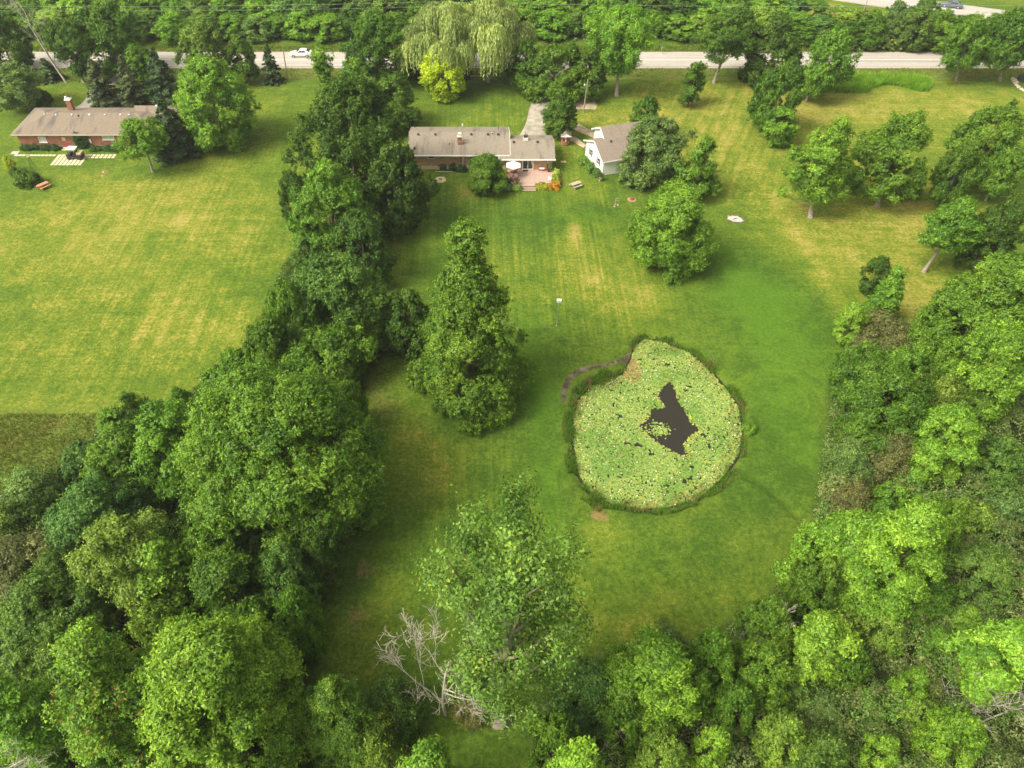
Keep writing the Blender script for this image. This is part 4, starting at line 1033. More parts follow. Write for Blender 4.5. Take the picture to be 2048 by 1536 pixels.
# --- right edge wood, upper part
T('oval', 1752, 512, 590, 58, 'dark', 'small dark tree standing on the lawn above the right wood')
T('conic', 1775, 532, 662, 92, 'green', 'conical tree at the tip of the right wood')
T('oval', 1700, 608, 692, 60, 'lime', 'small yellow-green tree at the left tip of the right wood')
T('wind', 1950, 514, 735, 190, 'green', 'big windswept tree with streaming leaves on the right edge', hero=dict(nleaf=70000, leaf=.22, lean=.22, fb=.06, rough=.5, spike=.7))
T('brush', 1770, 646, 736, 130, 'brown', 'rusty brown bush at the top of the right wood')
T('brush', 1850, 650, 720, 90, 'olive', 'olive bush right of the rusty brown bush')
T('dome', 1715, 690, 800, 100, 'mid', 'leafy tree on the lawn edge below the rusty brown bush')
T('dome', 1800, 695, 840, 120, 'green', 'green tree in the middle of the right wood, below the brown bush')
T('dome', 1968, 650, 850, 150, 'bright', 'fresh green tall tree on the right edge under the big windswept tree', hero=dict(nleaf=46000, leaf=.21, rough=1.0, spike=.8))
T('dome', 1765, 745, 910, 190, 'mid', 'wide dark green tree bulging onto the lawn right of the pond', hero=dict(nleaf=55000, leaf=.2, rough=.6))
T('brush', 1880, 760, 870, 110, 'yolive', 'yellow-olive bush in the right wood left of the fresh green tree')
dead(1905, 770, 60, (1815,858), 'thin bare dead sapling leaning right in the right wood', lean=(.5,.1), seed=31, spread=.35, depth=3, nb=4, r0=.05, hs=.7)
T('oval', 1878, 818, 985, 132, 'bright', 'bright green oval tree in the right wood', hero=dict(nleaf=42000, leaf=.21, rough=.6, fb=.03))
T('brush', 1700, 892, 985, 96, 'greyolive', 'grey twiggy bush with sparse leaves on the lawn edge')
T('brush', 1785, 880, 985, 110, 'brown', 'brownish twiggy bush right of the grey twiggy bush')
T('brush', 1700, 968, 1050, 90, 'brown', 'brown low bush under the grey twiggy bush')
T('shrub', 1810, 940, 1000, 70, 'green', 'small green bush between the twiggy bushes and the bright oval tree')
T('dome', 1778, 975, 1060, 80, 'green', 'small green tree below the brownish twiggy bush')
T('dome', 1868, 1005, 1150, 110, 'green', 'leafy tree right of the two bright neighbouring trees')
T('dome', 1662, 1036, 1215, 140, 'bright', 'left of two bright neighbouring trees at the lawn corner, flecked tips', hero=dict(nleaf=46000, leaf=.21, rough=.8, mat='leaf_flower'))
T('oval', 1775, 1018, 1270, 190, 'bright', 'right and larger of two bright neighbouring trees at the lawn corner', hero=dict(nleaf=85000, leaf=.20, rough=.6, fb=.03))
T('dome', 1622, 1122, 1260, 110, 'mid', 'green tree at the lawn corner under the flecked bright tree')
dead(1690, 1092, 50, (1686,1150), 'small bare white branches among the two bright trees', seed=33, spread=.5, depth=2, nb=4, r0=.045, lean=(.3,0), hs=1.4)
T('dome', 1530, 1208, 1330, 120, 'green', 'pale green tree on the lawn edge, lower right')
dead(1505, 1212, 120, (1452,1325), 'leaning grey dead tree on the lawn edge, lower right', lean=(.75,.2), seed=35, spread=.42, depth=4, nb=4, r0=.07, hs=.8)
T('oval', 1622, 1240, 1380, 106, 'lime', 'vivid lime green tree in the lower right wood', hero=dict(nleaf=26000, leaf=.22, rough=1.0, spike=.6))
T('dome', 1415, 1270, 1400, 110, 'green', 'green tree beside the leaning grey dead tree')
T('airy', 1332, 1266, 1340, 80, 'greyolive', 'thin sapling poking over the lawn edge')
T('dome', 1300, 1306, 1490, 190, 'bright', 'broad bright green tree on the lower lawn edge', hero=dict(nleaf=60000, leaf=.2, rough=.6))
T('dome', 1175, 1346, 1470, 130, 'blue', 'bluish-green tree on the lower lawn edge, left of the broad bright one', hero=dict(nleaf=26000, leaf=.19, rough=.8))
dead(1242, 1312, 50, (1222,1400), 'bare thin sapling between the bluish-green and broad bright trees', lean=(.15,.1), seed=37, spread=.4, depth=3, nb=4, r0=.04, hs=.85)
dead(1185, 1430, 60, (1165,1505), 'bare white sapling low in the thicket near the bottom', lean=(.3,.1), seed=38, spread=.4, depth=2, nb=5, r0=.05)
T('dome', 1520, 1306, 1430, 130, 'green', 'yellow-tipped tree in the lower right wood, below the leaning dead tree', mat='leaf_flower')
T('oval', 1152, 1492, 1640, 84, 'lime', 'lime green tree top cut by the bottom edge, right of the middle', hero=dict(nleaf=16000, leaf=.2, rough=1.0, spike=.5))
T('dome', 1110, 1440, 1570, 110, 'mid', 'dark tree at the left end of the lower right wood')
T('dome', 1755, 1236, 1330, 100, 'yolive', 'yellowish tree under the larger bright tree')
T('oval', 1925, 1222, 1290, 70, 'bright', 'small bright tree above the fallen-looking white branches')
T('dome', 1992, 1258, 1400, 130, 'lime', 'yellow-green tree at the lower right edge', hero=dict(nleaf=34000, leaf=.21, rough=.9, mat='leaf_flower'))
T('oval', 1815, 1340, 1430, 60, 'bright', 'small bright sapling in the middle of the lower right thicket')
T('oval', 1868, 1262, 1330, 60, 'green', 'small green sapling left of the white branches at lower right')
T('dome', 1900, 1440, 1560, 120, 'bright', 'green tree near the bottom right corner')
T('oval', 1755, 1478, 1560, 70, 'lime', 'small lime sapling near the bottom, right side')
T('oval', 1420, 1460, 1560, 70, 'lime', 'small lime sapling near the bottom, under the broad bright tree')
dead(1945, 1262, 120, (1880,1325), 'white bare tree leaning right, upper one in the corner thicket', lean=(.9,.2), seed=41, spread=.4, depth=3, nb=5, r0=.08, group='bare white trees in the corner thicket')
dead(1935, 1372, 150, (1858,1455), 'white bare tree leaning right, left one of the lower pair', lean=(.9,.2), seed=42, spread=.5, depth=3, nb=6, r0=.08, group='bare white trees in the corner thicket')
dead(2035, 1360, 150, (1950,1450), 'white bare tree leaning right, right one of the lower pair', lean=(.9,.2), seed=43, spread=.45, depth=3, nb=6, r0=.09, group='bare white trees in the corner thicket')
dead(2060, 1440, 160, (1990,1545), 'thick white bare trunk in the bottom right corner', lean=(.9,.25), seed=44, spread=.5, depth=3, nb=5, r0=.15, group='bare white trees in the corner thicket')
# --- more of the lower right wood
for (k_, x_, yt_, yb_, w_, c_, lb) in (('dome',1380,1352,1460,100,'green','green tree right of the broad bright green tree'),('dome',1240,1402,1520,110,'mid','dark green tree under the broad bright green tree'),('dome',1465,1378,1480,96,'mid','rounded mid-green tree below the yellow-tipped tree'),
    ('shrub',1585,1372,1440,90,'olive','olive bush at the foot of the vivid lime green tree'),('dome',1560,1440,1545,100,'yolive','yellow-olive tree near the bottom, left of the small lime sapling'),('shrub',1660,1400,1470,96,'greyolive','grey-olive bush in the middle of the lower right thicket'),
    ('dome',1640,1480,1590,110,'olive','olive tree cut by the bottom edge, lower right'),('shrub',1730,1395,1450,84,'olive','low olive bush left of the small bright sapling'),('dome',1850,1160,1260,110,'mid','mid-green tree right of the larger bright tree'),('dome',1960,1110,1230,130,'olive','olive tree on the right edge above the white branches'),
    ('shrub',1935,1010,1090,100,'yolive','yellowish olive bush in the right thicket beside the leafy tree'),('dome',1985,880,990,110,'olive','olive tree on the right edge beside the bright oval tree'),('dome',1948,780,880,90,'mid','dark tree between the fresh green tall tree and bright oval tree'),('shrub',2010,1000,1080,90,'greyolive','grey-olive bush cut by the right edge'),
    ('dome',1320,1480,1590,120,'yolive','yellowish tree at the bottom edge under the broad bright tree'),('shrub',1835,1400,1480,90,'yolive','yellow-olive bush left of the lower pair of white trees'),('dome',1795,1130,1220,60,'bright','bright leafy branch tree between the two bright trees and thicket'),('dome',1690,1290,1390,90,'mid','mid-green tree right of the vivid lime green tree'),('dome',2020,700,800,90,'olive','olive tree at the very right edge beside the fresh green tree')):
    T(k_, x_, yt_, yb_, w_, c_, lb)
for (k_, x_, yt_, yb_, w_, c_, lb) in (('dome',505,1035,1150,110,'mid','mid-green tree at the foot of giant maple, left of centre'),('dome',640,1060,1190,100,'dark','dark tree at the lower right foot of giant maple'),('dome',520,1200,1330,100,'mid','mid-green tree above the bright tufted tree top'),('dome',700,760,860,70,'green','green tree on the lawn side just above giant maple'),('dome',480,700,800,90,'green','green tree at the field edge above the dark field-corner shrub'),('dome',610,480,560,60,'olive','olive tree on the field side above the wide dome tree')):
    T(k_, x_, yt_, yb_, w_, c_, lb)
# --- garden shrubs
T('shrub', 50, 340, 376, 46, 'mid', 'round dark bush on the left lawn beside the red picnic table')
T('shrub', 30, 336, 356, 22, 'dark', 'small dark bush behind the round bush on the left lawn')
T('airy', 17, 312, 340, 20, 'yellow', 'tiny bright yellow sapling near the left edge')
T('oval', 972, 310, 390, 78, 'green', 'round green tree in front of the brick house beside the deck', hero=dict(nleaf=34000, leaf=.2, rough=.6, fb=.02))
T('shrub', 1500, 845, 868, 30, 'bright', 'small bright bush at the right edge of the pond')
# --- woods across the far side of the road
LM = [(0,'left of the bare dead tree'),(75,'behind the bare dead tree'),(150,'behind the slanting trunk'),(235,'behind the left driveway'),(330,'behind the three big spruces'),(400,'behind the big bright maple'),
      (470,'above the lone conical spruce'),(545,'behind the white car'),(625,'above the young vase-shaped tree'),(700,'left of the willows'),(790,'behind the left willow'),(900,'behind the right willow'),(1010,'above the dark driveway tree'),(1090,'above the gravel driveway'),
      (1165,'behind the tall vase-shaped tree'),(1270,'above the walking person'),(1350,'above the columnar tree'),(1430,'behind the forked grey trunk'),(1510,'behind the big dark tree'),(1600,'left of the thin leaning pole'),(1700,'right of the thin leaning pole'),(1790,'in front of the grey car'),(1870,'behind the two leaning trees')]
rw = random.Random(11); used = {}
cn = dict(mid='mid green', green='fresh green', bright='bright green', dark='dark green', yolive='yellowish', greyolive='grey-green', olive='olive', lime='yellow-green', blue='bluish')
rows = [(173.5,'roadside row',(4.5,6.5)),(179.5,'second row',(6,9)),(186.5,'third row',(7,11)),(194,'back row',(8,12)),(203,'farthest row',(9,13))]
pool = ['mid','green','green','bright','dark','yolive','greyolive','mid','blue','lime','green','olive']
for Yr, rn, (h0, h1) in rows:
    X = -128 - rw.random() * 4
    while X < 118:
        w = rw.uniform(6.0, 9.0); X += w * .78
        Yy = Yr + rw.uniform(-2.2, 2.2); H = rw.uniform(h0, h1); R = w * .56
        px = CX + F * X / depth_of(Yy, H * .5)
        if px > 1560 and Yy > 177.5: 
            if px > 1640 or Yy > 183: continue
        if px > 1600: H = min(H, rw.uniform(4.5, 7.5))
        if px < 170 and px > 40 and Yy > 190: continue
        near = max([q for q in LM if q[0] <= max(px, 0)], key=lambda q: q[0])[1]
        c = rw.choice(pool); kd = rw.choice(['dome', 'dome', 'oval', 'oval', 'conic'] if Yr > 175 else ['dome', 'shrub', 'oval', 'dome'])
        sh = dict(dome='round', oval='upright', conic='pointed', shrub='bushy')[kd]
        lab = f'{cn[c]} {sh} tree across the road, {rn}, {near}'
        if lab in used:
            for extra in ('taller', 'broader', 'shorter', 'fuller'):
                l2 = extra + ' ' + lab
                if l2 not in used: lab = l2; break
        used[lab] = 1
        e = tree(kd if kd != 'shrub' else 'dome', 0, 0, 0, 0, c, lab, world=(X, Yy, H, R), group='woods across the road')
# big shrubs at far right before the far road
for (x_, yt_, yb_, w_, c_, lb) in ((1690,40,100,60,'mid','dark bush at the foot of the thin leaning pole'),(1740,20,96,70,'green','leafy bush right of the thin leaning pole'),(1790,0,80,60,'greyolive','grey-green tree hiding the far road'),
        (1830,14,98,80,'olive','olive tree in the thicket before the far road'),(1850,-6,60,60,'mid','dark windblown tree against the far road left of the grey car'),(1880,44,102,70,'bright','bright bush in the thicket before the far road'),(1880,22,80,60,'green','windblown green tree right below the grey car'),(1655,60,104,50,'greyolive','grey-green low bush beside the yellow field'),(1960,60,108,60,'mid','dark bush behind the two leaning trees')):
    T('dome', x_, yt_, yb_, w_, c_, lb)
# ------------------------------------------------------------ understorey thickets (uncountable)
def thicket(name, label, poly, n_clump, per, leaf, zr, cols, seed, hgt=2.0, avoid=None):
    rs = np.random.RandomState(seed); x0, y0 = poly.min(0); x1, y1 = poly.max(0)
    X = rs.uniform(x0, x1, n_clump * 3); Y = rs.uniform(y0, y1, n_clump * 3); k = inpoly(X, Y, poly); X, Y = X[k][:n_clump], Y[k][:n_clump]; n = len(X)
    de = dist_path(X, Y, poly, True)
    base = vnoise(X, Y, 2.6, seed) * .6 + vnoise(X, Y, 1.1, seed + 1) * .4
    # rounded bushes: clumps gather into domes
    nb = max(40, int(n / 34)); bx = rs.uniform(x0, x1, nb * 3); by = rs.uniform(y0, y1, nb * 3); kk_ = inpoly(bx, by, poly); bx, by = bx[kk_], by[kk_]; br_ = rs.uniform(.8, 1.9, len(bx)) * (hgt / 2.4) ** .5; bh = hgt * rs.uniform(.35, 1.55, len(bx)); own = np.full(n, -1)
    top = np.full(n, .18 * hgt)
    for q in range(len(bx)):
        dd_ = np.hypot(X - bx[q], Y - by[q]) / br_[q]; hq_ = np.where(dd_ < 1, bh[q] * np.sqrt(np.clip(1 - dd_ ** 2, 0, 1)), 0); own = np.where(hq_ > top, q, own); top = np.maximum(top, np.where(dd_ < 1, bh[q] * np.sqrt(np.clip(1 - dd_ ** 2, 0, 1)), 0))
    top = top * np.clip(.35 + de / 2.0, .3, 1)
    cr = rs.uniform(.22, .46, n); Z = height(X, Y) + top * rs.uniform(.72, 1.04, n)
    ci = np.repeat(np.arange(n), per); N = len(ci)
    off = rs.randn(N, 3) * np.array([1, 1, .65]); P = np.stack([X, Y, Z], 1)[ci] + off * cr[ci][:, None] * .6
    nr = unit(off * .6 + rs.randn(N, 3) * .5 + np.array([0, -.1, .8]))
    V = leaf_quads(P, nr, leaf * rs.uniform(.6, 1.4, N), rs)
    me = npmesh(name, V.reshape(-1, 3), np.arange(N * 4).reshape(N, 4))
    sp = vnoise(X, Y, 2.2, seed + 5); bc = rs.randn(len(bx) + 1) * .26; idx = np.clip((sp * .8 + .1 + bc[own] + rs.randn(n) * .06) * len(cols), 0, len(cols) - 1).astype(int)
    cc = np.ones((N, 4), np.float32); cc[:, :3] = np.array(cols)[idx][ci] * rs.uniform(.6, 1.5, (N, 1)) * rs.uniform(.8, 1.2, (n, 1))[ci]
    a = me.attributes.new('col', 'FLOAT_COLOR', 'FACE'); a.data.foreach_set('color', cc.ravel())
    me.materials.append(M['thicket']); return tag(link_mesh(name, me), label, 'undergrowth', kind='stuff')
def thickmat():
    m = leafmat('thicket_leaf'); nt = m.node_tree
    a = nt.nodes.new('ShaderNodeAttribute'); a.attribute_name = 'col'
    hs_ = [x for x in nt.nodes if x.type == 'HUE_SAT' and any(l_.from_node.type == 'OBJECT_INFO' for l_ in x.inputs['Color'].links)][0]
    nt.links.new(a.outputs['Color'], hs_.inputs['Color'])
    for x in list(hs_.inputs['Value'].links) + list(hs_.inputs['Hue'].links): nt.links.remove(x)
    hs_.inputs['Value'].default_value = 1; hs_.inputs['Hue'].default_value = .5
    return m
M['thicket'] = thickmat()
tc_r = [(.105,.150,.034),(.150,.195,.055),(.115,.215,.036),(.185,.235,.066),(.130,.250,.040),(.21,.26,.07)]
thicket('thicket', 'dense olive-green shrub thicket filling the right and lower right wood', RW, 30000, 18, .15, 1, tc_r, 201, 2.6)
tc_l = [(.060,.100,.022),(.085,.150,.028),(.075,.155,.026),(.120,.165,.038),(.105,.200,.032)]
thicket('thicket', 'dark undergrowth between the trees of the left wood and hedge line', LW, 11000, 13, .18, 1, tc_l, 202, 1.8)
FWP = np.array([(-130, 171), (64, 171), (60, 178), (66, 186), (58, 215), (-130, 215)])
thicket('thicket', 'green undergrowth at the foot of the woods across the road', FWP, 9000, 12, .34, 1, [(.09,.17,.028),(.12,.24,.032),(.14,.26,.04),(.20,.28,.06)], 203, 3.0)
FRP = np.array([G(*p) for p in [(1640,104),(1650,62),(1700,40),(1760,34),(1860,52),(1920,66),(2100,96),(2100,106)]])
thicket('thicket', 'scrub between the near road and the far road at upper right', FRP, 2600, 12, .34, 1, [(.10,.16,.035),(.14,.22,.04),(.18,.25,.05),(.24,.22,.08)], 204, 2.6)
# ------------------------------------------------------------ windows, doors, vents
def window(parent, x0, z0, x1, z1, y, nc=1, nr=1, pane='glass', fr=.07, sill=False, name='window', ax='x', label=None):
    """window on a wall facing -Y at depth y (or facing -X with ax='y')"""
    def B(b, a0, d0, c0, a1, d1, c1):
        if ax == 'x': b.box(a0, d0, c0, a1, d1, c1)
        else: b.box(d0, a0, c0, d1, a1, c1)
    b = MB(); w = x1 - x0; h = z1 - z0
    B(b, x0, y - .06, z0, x1, y + .02, z0 + fr); B(b, x0, y - .06, z1 - fr, x1, y + .02, z1)
    for i in range(nc + 1):
        xx = x0 + (w - fr) * i / nc; B(b, xx, y - .058, z0 + fr, xx + fr, y + .02, z1 - fr)
    for j in range(1, nr):
        zz = z0 + (h - fr) * j / nr
        for i in range(nc):
            a0 = x0 + (w - fr) * i / nc + fr; a1 = x0 + (w - fr) * (i + 1) / nc; B(b, a0, y - .054, zz, a1, y + .02, zz + fr * .8)
    o = b.build(name, M['white'], parent)
    if label: o['label'] = label
    p = MB(); B(p, x0 + .02, y - .02, z0 + .02, x1 - .02, y + .015, z1 - .02); p.build('pane', M[pane], o)
    if sill: s = MB(); B(s, x0 - .12, y - .14, z0 - .10, x1 + .12, y - .002, z0 - .004); s.build('sill', M['siding'], o)
    return o
def vent(parent, x, y, z, mat='darkmetal', r=.17):
    MB().lathe([(r * .7, z - .15), (r * .7, z + .12), (r * 1.25, z + .13), (r * 1.1, z + .24), (.02, z + .30)], 10, (x, y)).build('roof_vent', M[mat], parent, smooth=False)
def gable_roof(x0, x1, y0, y1, ze, zr, th=.16):
    """roof surface of a gable, ridge along X"""
    ym = (y0 + y1) / 2; b = MB()
    b.add([(x0, y0, ze), (x1, y0, ze), (x1, ym, zr), (x0, ym, zr), (x0, y1, ze), (x1, y1, ze),
           (x0, y0, ze - th), (x1, y0, ze - th), (x1, ym, zr - th), (x0, ym, zr - th), (x0, y1, ze - th), (x1, y1, ze - th)],
          [(0,1,2,3),(3,2,5,4),(7,6,9,8),(8,9,10,11),(6,7,1,0),(4,5,11,10),(0,3,9,6),(3,4,10,9),(2,1,7,8),(5,2,8,11)])
    return b
def gable_walls(x0, x1, y0, y1, z0, ze, zr):
    ym = (y0 + y1) / 2; b = MB()
    b.add([(x0,y0,z0),(x1,y0,z0),(x1,y1,z0),(x0,y1,z0),(x0,y0,ze),(x1,y0,ze),(x1,y1,ze),(x0,y1,ze),(x0,ym,zr),(x1,ym,zr)],
          [(0,1,5,4),(1,2,6,9,5),(2,3,7,6),(3,0,4,8,7),(4,5,9,8),(6,7,8,9)])
    return b

# ------------------------------------------------------------ main brick house
h = empty('brick_house', (0, 0, 0), 0, 'long tan brick bungalow with grey-brown roof, chimney and rear deck', 'house')
gable_walls(-11.15, 4.9, 115.35, 124.2, .62, 2.78, 4.25).build('wall', M['brick_tan'], h)
MB().box(-11.2, 115.30, -.3, 4.93, 124.25, .62).build('foundation', M['concrete'], h)
gable_walls(4.93, 12.55, 114.35, 121.8, -.3, 2.48, 3.75).build('wall', M['brick_tan'], h)['label'] = 'lower right wing wall'
r = gable_roof(-11.7, 5.45, 114.62, 124.7, 2.95, 4.52).build('roof', M['roof_grey'], h); r['label'] = 'main roof'
r2 = gable_roof(3.62, 13.0, 113.8, 122.2, 2.65, 4.02)
r2.build('roof', M['roof_grey'], h)['label'] = 'lower roof over the right wing'
r_low = h.children[-1]
for x in (-10.1, -7.2, -1.1, 1.75, 4.6)[0:4]: vent(r, x, 119.0, 4.35)
vent(r, 1.75 + 1.7, 119.0, 4.35); vent(r, .55 + 1.9, 119.25, 4.40, 'metal', .10)
for x in (6.1, 10.1): vent(r_low, x, 117.3, 3.85)
MB().tube([(-4.75, 116.9, 3.6), (-4.75, 116.9, 4.0)], .06).build('plumbing_vent', M['dark'], r); MB().tube([(3.6, 122.2, 3.6), (3.6, 122.2, 4.2)], .06).build('plumbing_vent', M['dark'], r)
MB().tube([(-11.0, 123.6, 3.2), (-11.0, 123.6, 3.7)], .06).build('plumbing_vent', M['dark'], r)
ch = MB().box(-3.35, 116.8, 3.2, -2.62, 117.5, 5.0).build('chimney', M['brick_red'], h)
MB().box(-3.42, 116.73, 5.0, -2.55, 117.57, 5.1).build('cap', M['concrete'], ch)
MB().box(-3.25, 116.9, 5.1, -2.72, 117.4, 5.6).build('flue', M['white'], ch)
b = MB().box(7.75, 117.7, 3.7, 8.55, 118.3, 4.45); c2 = b.build('chimney', M['white'], h); c2['label'] = 'white boxed chimney on the lower roof'
MB().box(7.80, 117.75, 4.45, 8.50, 118.25, 4.80).build('cap', M['darkmetal'], c2); MB().tube([(8.15, 118.9, 3.9), (8.15, 118.9, 4.9)], .04).build('pipe', M['darkmetal'], c2)
# white fascia and gutters
MB().box(-11.72, 114.50, 2.76, 5.45, 114.62, 2.97).box(3.44, 113.66, 2.45, 13.04, 113.80, 2.68).box(3.50, 113.80, 2.46, 3.615, 115.2, 2.70).build('gutter', M['white'], h)
MB().add([(5.46, 114.7, 2.80), (5.46, 119.66, 4.36), (5.46, 124.6, 2.80), (5.46, 124.6, 2.98), (5.46, 119.66, 4.55), (5.46, 114.7, 2.98), (5.52, 114.7, 2.80), (5.52, 119.66, 4.36), (5.52, 124.6, 2.80), (5.52, 124.6, 2.98), (5.52, 119.66, 4.55), (5.52, 114.7, 2.98)], [(0,1,4,5),(1,2,3,4),(11,10,7,6),(10,9,8,7),(5,4,10,11),(4,3,9,10)]).build('gable_trim', M['white'], h)
Y1 = 115.35
window(h, -8.35, 1.95, -7.2, 2.68, Y1)
window(h, -4.3, 2.25, -3.3, 2.7, Y1)
window(h, -1.35, 1.05, 2.05, 2.68, Y1, 3, 2)
window(h, 3.35, 1.45, 4.3, 2.7, Y1, 1, 2)
MB().box(-3.02, 115.0, -.1, -2.55, 115.34, 2.9).build('chimney_breast', M['brick_red'], h)
# sliding door
Y2 = 114.35
sdr = MB(); sdr.box(7.55, Y2 - .07, .5, 7.68, Y2 + .02, 2.42).box(9.30, Y2 - .07, .5, 9.43, Y2 + .02, 2.42).box(7.68, Y2 - .07, 2.28, 9.30, Y2 + .02, 2.42).box(7.68, Y2 - .07, .5, 9.30, Y2 + .02, .64).box(8.45, Y2 - .06, .64, 8.53, Y2 + .02, 2.28)
sdo = sdr.build('sliding_door', M['white'], h); MB().box(7.66, Y2 - .03, .6, 9.32, Y2 + .015, 2.3).build('pane', M['glass'], sdo)
MB().add([(8.85, Y2 - .035, 2.27), (9.28, Y2 - .035, 2.27), (9.28, Y2 - .035, 1.0)], [(0, 2, 1)]).build('curtain', M['curtain'], sdo); MB().box(8.42, Y2 - .10, 1.4, 8.45, Y2 - .06, 1.6).build('handle', M['darkmetal'], sdo)
MB().box(11.75, Y2 - .14, 1.75, 11.95, Y2, 2.0).build('wall_lamp', M['white'], h)

# deck: a thing against the house
dk = empty('deck', (8.9, 111.4, 0), 0, 'red-brown wooden deck with two steps behind the brick house', 'deck')
L = lambda o: o
def rel(b, ox, oy, oz=0): b.v = [(x - ox, y - oy, z - oz) for x, y, z in b.v]; return b
rel(MB().box(5.05, 109.0, .38, 9.55, 114.33, .5), 8.9, 111.4).build('boards', M['deck'], dk)
b = MB()
for i in range(9): b.box(9.57, 109.9 + i * .49, .36, 12.65, 109.9 + i * .49 + .475, .5 + (i % 2) * .003)
rel(b, 8.9, 111.4).build('boards', simple('pale_deck_boards', (.50, .32, .26), .75, .15, 2), dk)
rel(MB().box(5.1, 109.05, -.2, 9.5, 109.12, .38).box(9.6, 109.95, -.2, 12.6, 110.0, .36).box(12.56, 110.0, -.2, 12.6, 114.2, .36), 8.9, 111.4).build('skirt', M['deck_dark'], dk)
rel(MB().box(7.25, 108.62, .20, 9.55, 108.98, .28).box(7.3, 108.9, 0, 9.5, 108.97, .20), 8.9, 111.4).build('step', M['deck'], dk)
rel(MB().box(7.25, 108.22, .04, 9.55, 108.60, .12).box(7.3, 108.5, -.1, 9.5, 108.58, .04), 8.9, 111.4).build('step', M['deck'], dk)
DZ = .5
# patio umbrella
ux, uy = 5.95, 112.2
u = empty('patio_umbrella', (ux, uy, DZ), 0, 'open white hexagonal parasol over the deck table', 'umbrella')
b = MB(); R0 = 1.35; pts = [(R0 * math.cos(k * math.pi / 3 + .5), R0 * math.sin(k * math.pi / 3 + .5), 2.0) for k in range(6)]
b.add(pts + [(0, 0, 2.55)] + [(x, y, z - .14) for x, y, z in pts], [(k, (k + 1) % 6, 6) for k in range(6)] + [(k + 7, (k + 1) % 6 + 7, (k + 1) % 6, k) for k in range(6)])
b.build('canopy', simple('white_canvas', (.86, .86, .84), .8, .02, 3), u); MB().tube([(0, 0, 0), (0, 0, 2.6)], .025).build('pole', M['darkmetal'], u)
b = MB()
for k in range(6): b.tube([(0, 0, 2.48), (R0 * .97 * math.cos(k * math.pi / 3 + .5), R0 * .97 * math.sin(k * math.pi / 3 + .5), 1.98)], .012, 4)
b.build('ribs', M['darkmetal'], u); MB().lathe([(.25, 0), (.25, .06), (.05, .09)], 12).build('base', M['darkmetal'], u)
# round table
t = empty('patio_table', (ux + .0, uy, DZ), 0, 'round brown table under the white parasol', 'table')
MB().lathe([(.03, .68), (.55, .68), (.57, .70), (.55, .73), (.03, .73)], 20).build('tabletop', M['deck_dark'], t)
for k in range(4): a = k * math.pi / 2 + .78; MB().tube([(.15 * math.cos(a), .15 * math.sin(a), .68), (.42 * math.cos(a), .42 * math.sin(a), 0)], .022, 5).build('leg', M['darkmetal'], t)
def chair(x, y, rz, label, mat, rocker=False):
    c = empty('patio_chair', (x, y, DZ), rz, label, 'chair', 'chairs round the deck table')
    MB().box(-.24, -.22, .40, .24, .24, .44).build('seat', M[mat], c)
    b = MB()
    for i in range(5): b.box(-.22 + i * .1, .24, .46, -.16 + i * .1, .27, .95)
    b.box(-.24, .235, .90, .24, .275, .97).build('backrest', M[mat], c)
    for sx in (-1, 1):
        MB().tube([(sx * .27, -.22, .64), (sx * .27, .26, .66)], .022, 5).build('armrest', M[mat], c)
        for sy in (-1, 1): MB().tube([(sx * .23, sy * .22, .66 if sy < 0 else .45), (sx * (.23 + .06), sy * .30, 0)], .02, 5).build('leg', M[mat], c)
    return c
M['pinkwood'] = simple('pale_pink_wood', (.72, .50, .42), .7, .05, 4)
chair(5.55, 111.45, R_(170), 'pale pink slatted chair at the left front of the deck table', 'pinkwood'); chair(6.35, 111.45, R_(190), 'pale pink slatted chair at the right front of the deck table', 'pinkwood')
chair(5.15, 112.5, R_(80), 'red chair left of the deck table against the bush', 'red'); chair(6.4, 113.1, R_(-20), 'dark red chair between deck table and brick wall', 'red')
# bench with cushion
bn = empty('garden_bench', (10.9, 113.85, DZ), 0, 'red bench with dark rounded back beside the sliding door', 'bench')
MB().box(-.65, -.45, .34, .65, .18, .42).build('seat', M['redwood'], bn, bevel=.02)
MB().prism([(-.66, 0), (.66, 0), (.66, .35), (.5, .55), (-.5, .55), (-.66, .35)], .18, .26).build('backrest', simple('dark_wicker', (.12, .07, .06), .8, .2, 9), bn)
bb = bn.children[-1]; bb.data.transform(Matrix.Translation((0, .44, .4)) @ Matrix.Rotation(R_(90), 4, 'X'))
for sx in (-.6, .6):
    for sy in (-.4, .12): MB().box(sx - .03, sy - .03, 0, sx + .03, sy + .03, .34).build('leg', M['redwood'], bn)
cs = MB().box(-.45, -.32, .425, .35, .10, .56).build('cushion', M['white'], None, bevel=.05); cs.location = (10.9, 113.85, DZ); tag(cs, 'white cushions lying on the red bench', 'cushion')
mt = MB().box(-.45, -.3, 0, .45, .3, .02).build('doormat', M['dark'], None); mt.location = (8.1, 113.9, DZ + .002); tag(mt, 'black doormat before the sliding glass door', 'doormat')
def potplant(x, y, z, s, col, label, potmat='clay', leafn=500, kind='shrub'):
    p = empty('potted_plant', (x, y, z), 0, label, 'potted plant')
    MB().lathe([(.14 * s, 0), (.20 * s, .30 * s), (.22 * s, .30 * s), (.22 * s, .34 * s), (.17 * s, .34 * s)], 12).build('pot', M[potmat], p)
    cm, _ = crown_mesh('foliage', 'shrub', .9 * s, .38 * s, hash_(label), leafn, .11, fb=.35, lobes=10, clump_r=.10); c = link_mesh('foliage', cm, p); c.color = (*col, 1)
potplant(12.0, 113.6, DZ, 1.3, (.16, .17, .03), 'tall potted plant between the red bench and deck corner', 'dark')
